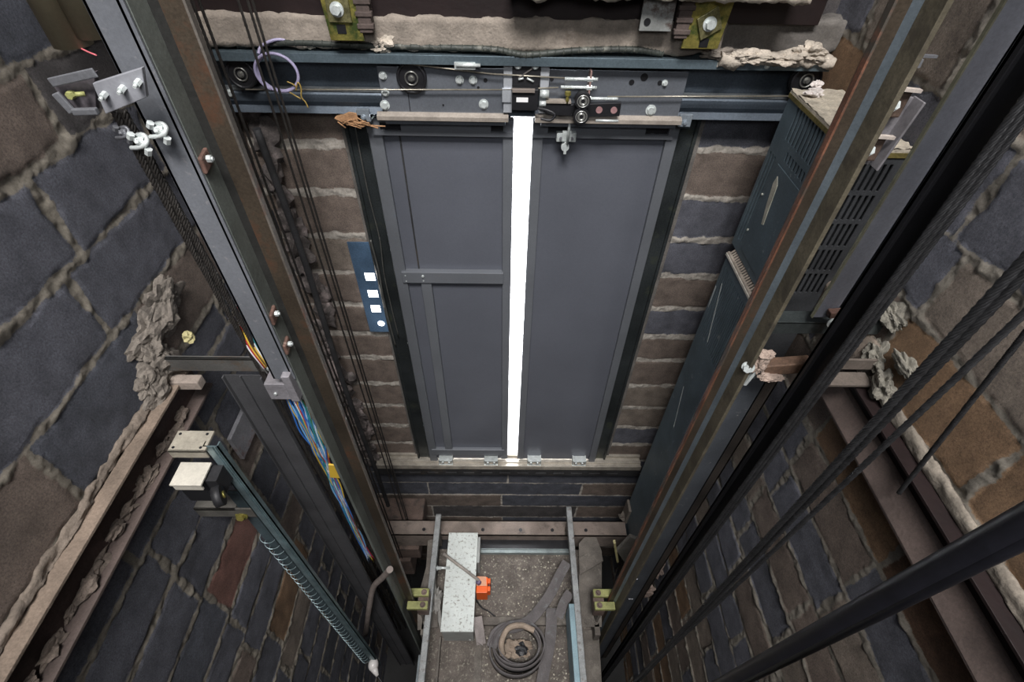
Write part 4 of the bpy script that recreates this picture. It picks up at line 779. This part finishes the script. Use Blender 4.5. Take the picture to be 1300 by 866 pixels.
# rusty broken clip lump by the right rail
t = thing('rusty_clamp', at(985, 465, 'Y', .83), 'rusty clamp caked with mortar at the right rail, beside the lower upright', 'clamp')
a, b = at(968, 466, 'Y', .83), at(1026, 462, 'Y', .83)
q = MB(); q.bar(a, b, .03, .036, (0, 0, 1)); q.build('clamp_bar', mat('rusty_brown_clamp', (.15, .09, .06), .7, .2, .4, 18, .3), t, bevel=.003)
q = MB(); q.blob(at(963, 462, 'Y', .815), .022, 11, 4, (1, .7, 1.3), .35); q.blob(at(975, 478, 'Y', .812), .018, 14, 4, (1.6, .7, .5), .35); q.blob(at(972, 450, 'Y', .82), .016, 16, 4, (1.3, .8, .6), .3); q.build('caked_mortar', mat('pinkish_mortar', (.26, .20, .165), .9, 0, .3, 30, .6), t)
q = MB(); q.bar(at(960, 470, 'Y', .81), at(945, 488, 'Y', .81), .008, .008); q.hexbolt(at(950, 466, 'Y', .80), (-.6, -1, .3), .010, .012); q.build('bolt', M['zinc'], t)

# ropes crossing on the right, close to the camera
for i, (xy, r, lab) in enumerate((((.6167, .4849), .0072, 'wire rope of the close pair crossing the right wall, upper one'), ((.6300, .4830), .0072, 'wire rope of the close pair crossing the right wall, lower one'))):
    ropething('hoist_rope', (xy[0], xy[1], .3), (xy[0], xy[1], -4.2), r, lab, 'close pair of hoist ropes on the right', 'ropeg', 60, 8)
a = at(1292, 406, 'Y', .43); b = at(1038, 646, 'Y', .43); d = b-a
ropething('hoist_rope', a-d*.5, a+d*((-4.2-a.z)/d.z), .0052, 'single wire rope crossing the right wall just below the close pair', None, 'ropeg', 60, 8)
a = at(1330, 390, 'X', .93); b = at(1141, 626, 'X', .93)
a = at(1300, 425, 'X', .80); a2 = at(1345, 368, 'X', .78)
ropething('tied_rope', a2, at(1141, 626, 'X', .893), .0055, 'short dark cord ending at the red channel in the right wall', None, 'ropeg', 25)
a = at(1300, 665, 'X', .50); b = at(925, 866, 'X', .50); d = (b-a)
q = MB(); q.tube([a-d*.35, a, b, a+d*((-3.0-a.z)/d.z)], .0155, 14); q.tube([a-d*.35+Vector((0, -.012, .012)), a+Vector((0, -.012, .012)), b+Vector((0, -.012, .012))], .008, 10)
tag(q.build('travelling_cable', mat('smooth_black_cable', (.008, .008, .011), .4, 0, .2, 20, .05)), 'thick smooth black cable crossing the lower right corner', 'cable')

# ---------------------------------------------------------------- lift car seen from above
ZR = -3.15
car = thing('lift_car', (.05, .6, ZR), 'dusty brown top of the lift car with its steel frame, rails and guide shoes', 'lift car')
def pz(px, py, z=ZR): return at(px, py, 'Z', z)
yf = pz(660, 702).y; yc = pz(660, 788).y
q = MB(); q.box(-.43, .50, -.55, yf+.02, ZR-.03, ZR); q.build('roof_panel', M['roof'], car)
q = MB(); q.box(-.40, .46, -.5, yf-.02, ZR-1.15, ZR-.03); q.build('cabin_body', M['darksteel'], car)
# front operator beam
zb_ = ZR+.05; b0 = pz(487, 660, zb_); b1 = pz(805, 681, zb_); b1.x = min(b1.x, .775)
q = MB(); holed(q, 'Z', zb_-.006, zb_, b0.x, b1.x, b1.y, b0.y, [(x, x+.016, (b0.y+b1.y)/2-.02, (b0.y+b1.y)/2-.004) for x in (-.14, .10, .3)]); q.box(b0.x, b1.x, b1.y, b1.y+.006, zb_-.16, zb_); q.box(b0.x, b1.x, b0.y-.006, b0.y, zb_-.16, zb_); fb = q.build('front_beam', mat('pinkish_dusty_beam', (.215, .175, .15), .85, .1, .25, 12, .3, 60, (.12, .10, .085), .3, 16), car)
for x in (-.13, .108, .308, .52, -.5): q = MB(); q.cyl((x, (b0.y+b1.y)/2-.012, zb_), (x, (b0.y+b1.y)/2-.012, zb_+.001), .011, 14); q.build('hole', M['black'], fb)
q = MB(); q.box(pz(606, 698).x, pz(722, 698).x, pz(660, 702, ZR+.03).y, pz(660, 699, ZR+.03).y+.004, ZR+.0, ZR+.03); q.box(pz(606, 698).x, pz(722, 698).x, pz(660, 697, ZR+.03).y-.004, pz(660, 697, ZR+.03).y, ZR, ZR+.035); q.build('roof_edge_strip', mat('pale_teal_edge_strip', (.24, .28, .28), .5, .3, .2, 20, .2), car)
q = MB(); q.box(-.40, .45, yf+.02, b1.y, ZR-.02, ZR-.015); q.build('gap_plate', M['black'], car)
# cross channels
q = MB(); q.box(pz(600, 790).x, pz(762, 790).x, yc-.03, yc+.012, ZR+.0, ZR+.03); q.build('cross_channel', M['frame'], car, bevel=.002)
# side plates of the frame
Zf = ZR+.16
def sideplate(pts, z, nm='frame_plate', m_='frame', th=.008, bolts=()):
    P_ = [pz(x, y, z) for x, y in pts]; q = MB(); q.prism([(p.x, p.y) for p in P_], 'Z', z-th, z); q2 = q.build(nm, M[m_], car, bevel=.001)
    if bolts:
        for x, y in bolts: q = MB(); q.hexbolt(pz(x, y, z), (0, 0, 1), .012, .010); q.build('bolt', M['frame'], q2)
    return q2
sideplate([(742, 682), (757, 682), (764, 700), (764, 796), (735, 796), (735, 690)], Zf-.04, bolts=((752, 772), (756, 789), (744, 790)))
sideplate([(543, 686), (552, 684), (556, 796), (530, 800), (530, 760), (541, 720)], Zf-.04, bolts=((541, 790), (536, 780)))
sideplate([(735, 800), (760, 800), (764, 866), (768, 960), (735, 960)], ZR+.02)
q = MB()
for px in (750, 545):
    p = pz(px, 740, Zf-.05); q.box(p.x-.03, p.x+.03, p.y-.20, p.y+.22, ZR-.02, Zf-.05)
q.build('side_member', M['darksteel'], car)
a = pz(700, 735, Zf); b = pz(765, 712, Zf)
q = MB(); q.prism([(p.x, p.y) for p in [pz(*v, Zf-.02) for v in ((735, 708), (745, 702), (764, 704), (766, 712), (750, 722), (736, 730))]], 'Z', Zf-.03, Zf-.02); q.build('gusset', M['frame'], car, bevel=.002)
# guide shoes hugging the rails
for s_, px, xr in ((1, 534, -.46), (-1, 765, .549)):
    zz = -2.80; t2 = MB()
    xo = xr-s_*.030; xi = xr+s_*.075
    for y0, y1 in ((.80, .838), (.862, .90)): t2.box(min(xo, xi), max(xo, xi), y0, y1, zz-.02, zz+.005)
    g_ = t2.build('guide_shoe', M['dustyel'], car, bevel=.003); 
    t2 = MB(); t2.box(min(xr+s_*.02, xi), max(xr+s_*.02, xi), .80, .90, zz-.10, zz-.02); [t2.hexbolt((xr+s_*.05, y, zz+.005), (0, 0, 1), .010, .01) for y in (.82, .88)]; t2.build('shoe_bracket', mat('rusty_shoe_bracket', (.14, .10, .085), .7, .3, .4, 20, .2), g_, bevel=.002)
    t2 = MB(); t2.box(min(xr+s_*.02, xr+s_*.050), max(xr+s_*.02, xr+s_*.050), .74, .96, Zf-.33, ZR+.12); t2.box(min(xr+s_*.03, xr+s_*.045), max(xr+s_*.03, xr+s_*.045), .80, .90, ZR, zz-.1); t2.build('crosshead_plate', M['frame'], car, bevel=.003)
# handrails: long flat tubes with posts
for nm, xx, toe in (('left', -.392, False), ('right', .398, True)):
    yA = at(555 if xx < 0 else 722, 642, 'X', xx).y; zA = -2.90
    q = MB(); q.box(xx-.016, xx+.016, -.2, yA-.02, zA-.045, zA); q.cyl((xx-.016, yA-.02, zA-.0225), (xx+.016, yA-.02, zA-.0225), .0225, 16); hr = q.build('handrail', M['hand'], car, bevel=.003)
    for ya_ in (yA-.10, .88): q = MB(); q.box(xx-.012, xx+.010, ya_, ya_+.03, ZR-.0, zA-.04); q.build('post', M['frame'], hr)
    q = MB()
    if toe: q.box(xx-.044, xx-.016, -.2, .86, -3.10, zA-.005); q.build('toe_board', M['toe'], hr, bevel=.002)
    else: q.box(xx-.026, xx-.016, -.2, .62, -3.10, zA-.005); q.build('toe_board', mat('dim_toe_board', (.13, .15, .16), .5, .2), hr)
q = MB(); q.hexbolt((-.372, 1.05, -2.93), (1, 0, 0), .010, .02); q.cyl((-.38, 1.05, -2.925), (-.30, 1.05, -2.93), .007, 10); q.build('rail_bolt', M['zinc'], car)
# floor detail of the rear roof half
for k, (x0, y0, x1, y1) in enumerate(((570, 815, 602, 990), (604, 800, 606, 990), (690, 800, 692, 990))):
    a, b = pz(x0, y0), pz(x1, y1); q = MB(); q.box(min(a.x, b.x), max(a.x, b.x), b.y, a.y, ZR, ZR+(.006 if k == 0 else .012)); q.build('roof_rib' if k else 'roof_sheet', M['roof' if k == 0 else 'frame'], car)
q = MB(); p = pz(575, 812)
q.box(pz(562, 800).x-.01, pz(562, 800).x+.0, -.4, pz(562, 812).y, ZR, ZR+.05); q.build('roof_upstand', M['frame'], car)

# white control box on the car roof
zw = ZR+.20
A = [pz(569, 677, zw), pz(606, 677, zw), pz(600, 801, zw), pz(562, 801, zw)]
x0 = (A[0].x+A[3].x)/2; x1 = (A[1].x+A[2].x)/2; y0 = A[3].y; y1 = A[0].y
wb2 = thing('control_box', ((x0+x1)/2, (y0+y1)/2, ZR), 'long white speckled control box lying on the car roof', 'box')
q = MB(); q.box(x0, x1, y0, y1, ZR+.004, zw-.012); q.build('body', mat('grey_box_side', (.33, .34, .33), .6, .1, .15, 10, .1), wb2, bevel=.002)
q = MB(); q.box(x0-.004, x1+.004, y0-.004, y1+.004, zw-.014, zw); q.build('lid', M['white'], wb2, bevel=.002)
q = MB(); q.box(x1+.004, x1+.018, y1-.16, y1-.01, ZR+.01, zw-.03); q.cyl((x1-.02, y0-.004, ZR+.05), (x1-.02, y0-.010, ZR+.05), .007, 10); q.build('hinge', mat('grey_box_side', (.3, .3, .3)), wb2)
zo = ZR+.20
o0 = pz(603, 730, zo); o1 = pz(621, 752, zo)
ob = thing('junction_box', (o0.x+.04, o1.y, zo-.1), 'bright orange stop switch box beside the white box on the car roof', 'switch')
xa = x1+.008
q = MB(); q.box(xa, xa+.062, o1.y, o0.y-.008, zo-.13, zo-.01); q.build('body', M['orange'], ob, bevel=.003)
q = MB(); q.prism([(xa, o0.y-.006), (xa+.052, o0.y-.006), (xa+.058, o1.y+.035), (xa, o1.y+.035)], 'Z', zo-.01, zo-.006); q.build('top_face', mat('grey_worn_orange', (.62, .30, .18), .5, 0, .1, 30, .1), ob)
q = MB(); q.box(xa+.062, xa+.078, o1.y+.01, o1.y+.035, zo-.08, zo-.01); q.box(xa+.062, xa+.078, o0.y-.04, o0.y-.014, zo-.08, zo-.01); q.build('guard', M['orange'], ob, bevel=.002)
q = MB(); q.cyl((xa+.062, (o1.y+o0.y)/2+.005, zo-.045), (xa+.080, (o1.y+o0.y)/2+.005, zo-.045), .012, 14); q.build('button', mat('dark_red_button', (.08, .02, .02), .4), ob)
q = MB(); a = pz(563, 703, zo+.06); b = pz(608, 737, zo+.005); q.cyl(a, b, .0085, 12); cr = q.build('conduit_rod', mat('dusty_grey_rod', (.30, .27, .24), .7, .1, .2, 30, .2)); tag(cr, 'slim grey rod lying across the white box to the orange switch', 'rod')
q = MB(); q.cyl(b-Vector((.008, .002, 0)), b+Vector((.004, -.012, -.014)), .014, 14); q.build('violet_cap', mat('violet_cap', (.16, .12, .20), .5), cr)
q = MB(); a = pz(603, 760, zo-.15); q.tube(smooth_path([a, pz(612, 772, ZR+.02), pz(620, 776, ZR+.02), pz(632, 786, ZR+.02)]), .004, 8); tag(q.build('loose_cable', M['black']), 'thin black cable curling from the orange switch over the car roof', 'cable')
q = MB(); a = pz(606, 783, ZR+.12); b = pz(611, 818, ZR+.06); q.bar(a, b, .05, .008, (0, 0, 1)); q.prism([(v.x, v.y) for v in (pz(603, 796, ZR+.08), pz(613, 796, ZR+.08), pz(613, 820, ZR+.08), pz(606, 815, ZR+.08))], 'Z', ZR+.07, ZR+.08)
tag(q.build('cable_bracket', mat('pinkish_grey_strip', (.24, .21, .20), .8)), 'pinkish grey bent strip at the lower corner of the white box', 'strip')
q = MB(); c = pz(553, 762, ZR+.12); q.blob(c, .05, 3, 4, (.55, 1.3, .7), .3); q.prism([(v.x, v.y) for v in (pz(549, 764, ZR+.08), pz(558, 764, ZR+.08), pz(562, 800, ZR+.08), pz(559, 800, ZR+.08))], 'Z', ZR+.05, ZR+.08)
tag(q.build('rag_bundle', mat('grey_dusty_rag', (.30, .29, .27), .9, 0, .2, 18, .6)), 'dusty grey rag bundle between the left handrail and the white box', 'rag')
# flat rubber belt: a strap over the roof and its coil
def belt(path, widths, th, name, label, m_='strap'):
    # path: list of (x, y, z, width dir angle or None)
    q = MB(); P_ = [Vector(p) for p in path]; n = len(P_); vs = []
    for i, p in enumerate(P_):
        d = (P_[min(i+1, n-1)]-P_[max(i-1, 0)]).normalized()
        sdir = d.cross(Vector((0, 0, 1))).normalized(); up_ = sdir.cross(d); w2 = widths[min(i, len(widths)-1)]/2
        for a_, b_ in ((-1, -1), (1, -1), (1, 1), (-1, 1)): vs.append(p+sdir*(w2*a_)+up_*(th/2*b_))
    fs = [(i*4+j, i*4+(j+1) % 4, (i+1)*4+(j+1) % 4, (i+1)*4+j) for i in range(n-1) for j in range(4)]+[(3,2,1,0), tuple((n-1)*4+j for j in range(4))]
    q.add(vs, fs); return tag(q.build(name, M[m_], bevel=.0), label, 'belt')
zz = ZR+.10
pth = [pz(x, y, zz+h) for x, y, h in ((720, 714, .10), (712, 728, .08), (700, 752, .03), (688, 770, .0), (672, 788, -.02), (655, 796, -.02), (640, 798, -.02), (629, 806, -.03), (624, 822, -.03))]
belt(smooth_path(pth, 8), [.055+.0*i for i in range(12)], .010, 'flat_belt', 'wide grey rubber belt sweeping across the car roof from the right rail to the coil')
pth = [pz(x, y, ZR+h) for x, y, h in ((700, 772, .09), (700, 790, .08), (698, 815, .07), (692, 845, .06), (686, 880, .05))]
belt(smooth_path(pth, 8), [.060], .010, 'flat_belt', 'straight grey rubber belt running down past the right of the coil')
pth = [pz(x, y, Zf+h) for x, y, h in ((724, 752, 0), (716, 765, -.02), (709, 784, -.05))]
belt(smooth_path(pth, 5), [.05], .010, 'flat_belt', 'short dark belt piece leaning against the right handrail')
cl_ = thing('belt_coil', pz(658, 835), 'coil of grey rubber belt lying on the car roof', 'belt')
cc0 = pz(657, 820, ZR+.06)
for k, (r, h, z0) in enumerate(((.145, .085, .005), (.130, .095, .005), (.118, .09, .02), (.106, .075, .02))):
    q = MB(); n = 56; vs = []
    cx, cy = cc0.x+(.0, .006, -.004, .004)[k], cc0.y+(-.012, 0, .004, .002)[k]
    for i in range(n):
        t_ = 2*math.pi*i/n; wob = 1+.03*math.sin(t_*2+k)
        for rr, zz_ in ((r, 0), (r+.007, 0), (r+.007, h), (r, h)): vs.append((cx+rr*wob*math.cos(t_), cy+rr*wob*.86*math.sin(t_), ZR+z0+zz_+.008*math.sin(t_+k)))
    q.add(vs, [(i*4+j, ((i+1) % n)*4+j, ((i+1) % n)*4+(j+1) % 4, i*4+(j+1) % 4) for i in range(n) for j in range(4)], True); q.build('winding', M['strap'], cl_)
q = MB(); q.tube(smooth_path([cc0+Vector(v) for v in ((-.08, -.05, .02), (-.085, .01, .04), (-.05, .07, .05), (.02, .085, .05), (.09, .06, .05))], 8), .016, 6); q.blob(cc0+Vector((0, -.01, -.02)), .05, 8, 4, (1.4, .9, .6), .35); q.build('wrapping', M['paper'], cl_)
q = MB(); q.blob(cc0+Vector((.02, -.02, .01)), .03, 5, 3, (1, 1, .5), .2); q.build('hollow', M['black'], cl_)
# bright crumbs of mortar scattered over the car roof
q = MB()
for k in range(420):
    px, py = rng.uniform(572, 755), rng.choice((rng.uniform(705, 785), rng.uniform(800, 900)))
    p = pz(px, py); r = rng.uniform(.0025, .006); q.blob((p.x, p.y, ZR+r*.4), r, k, 1, (1, 1, .6), .3)
tag(q.build('mortar_crumb', mat('pale_crumbs', (.40, .37, .30), .95, 0, .4, 60, 0)), 'pale mortar crumbs scattered over the dusty car roof', 'rubble', kind='stuff')

# things low on the left: bent pipe, bulb, ledge
q = MB(); q.tube(smooth_path([at(464, 805, 'Y', .80), at(469, 770, 'Y', .81), at(474, 746, 'Y', .82), at(486, 733, 'Y', .80), at(495, 723, 'Y', .78)]), .014, 12); bp_ = q.build('bent_pipe', mat('dusty_pale_pipe', (.24, .20, .18), .7, .1, .2, 20, .2)); tag(bp_, 'dusty bent pipe left of the lift car below the left rail', 'pipe')
bl = thing('light_bulb', at(474, 846, 'Z', -3.25), 'unlit white light bulb at the foot of the galvanised post', 'bulb')
c = at(474, 844, 'Z', -3.2); q = MB(); q.blob(c, .030, 2, 4, (.9, 1.1, 1), .0); q.cyl(c+Vector((.0, -.01, 0)), c+Vector((.03, -.05, -.01)), .024, 16, .008); q.build('glass', M['lamp'], bl)
q = MB(); q.cyl(c+Vector((-.012, .022, 0)), c+Vector((-.03, .06, .005)), .013, 12); q.build('socket', M['black'], bl)
q = MB(); q.tube(smooth_path([c+Vector((.03, -.05, -.01)), c+Vector((.10, -.12, -.05)), c+Vector((.2, -.2, -.2))]), .004, 8); q.build('cord', M['ropeg'], bl)
for (px, py, w_, lab) in ((455, 742, .10, 'small dark niche block low on the front left wall'),):
    pass
q = MB(); q.box(-.88, -.55, 1.30, 1.66, -3.45, -3.30); q.box(-.86, -.62, 1.28, 1.60, -3.70, -3.45)
tag(q.build('brick_ledge', mat('brown_ledge_brick', (.12, .085, .07), .9, 0, .4, 9, .5, 60, (.06, .05, .045), .4, 14), bevel=.01), 'brown brick ledge low in the front left corner beside the rail', 'ledge')
q = MB(); a = at(790, 715, 'Y', 1.15); q.prism([(v.x, v.z) for v in (at(783, 700, 'Y', 1.1), at(800, 682, 'Y', 1.1), at(820, 690, 'Y', 1.1), at(798, 722, 'Y', 1.1))], 'Y', 1.1, 1.12)
dk = thing('door_motor_bracket', (a.x, 1.1, a.z), 'grey bracket plate with yellow clips between the car beam and the right rail', 'bracket'); q.build('plate', mat('grey_motor_bracket', (.19, .18, .16), .6, .3, .2, 20, .2), dk, bevel=.002)
q = MB(); a = at(778, 690, 'Y', 1.08); q.bar(at(780, 688, 'Y', 1.08), at(784, 712, 'Y', 1.08), .02, .012); q.build('clip', mat('dull_yellow_clip', ()), dk)
q = MB(); c = at(838, 715, 'Y', .95); q.blob(at(832, 720, 'Y', .98), .05, 5, 3, (.7, .8, 1.2), .35); q.blob(at(818, 748, 'Y', .95), .045, 6, 3, (1.1, .8, .8), .3)
tag(q.build('mortar_heap', mat('brown_heap', (.17, .13, .11), .9, 0, .5, 12, .5)), 'brown mortar heap on the bracket low beside the right rail', 'mortar')
q = MB()
for (px, py) in ((806, 735), (797, 747), (800, 760), (787, 759)):
    c = at(px, py, 'Y', .88); [q.cyl(c+Vector((k*.008, 0, 0)), c+Vector((k*.008-.005, -.01, .03)), .004, 8) for k in range(-1, 2)]
tag(q.build('bolt_cluster', M['steel']), 'cluster of pale bolt ends low beside the right rail', 'bolt')
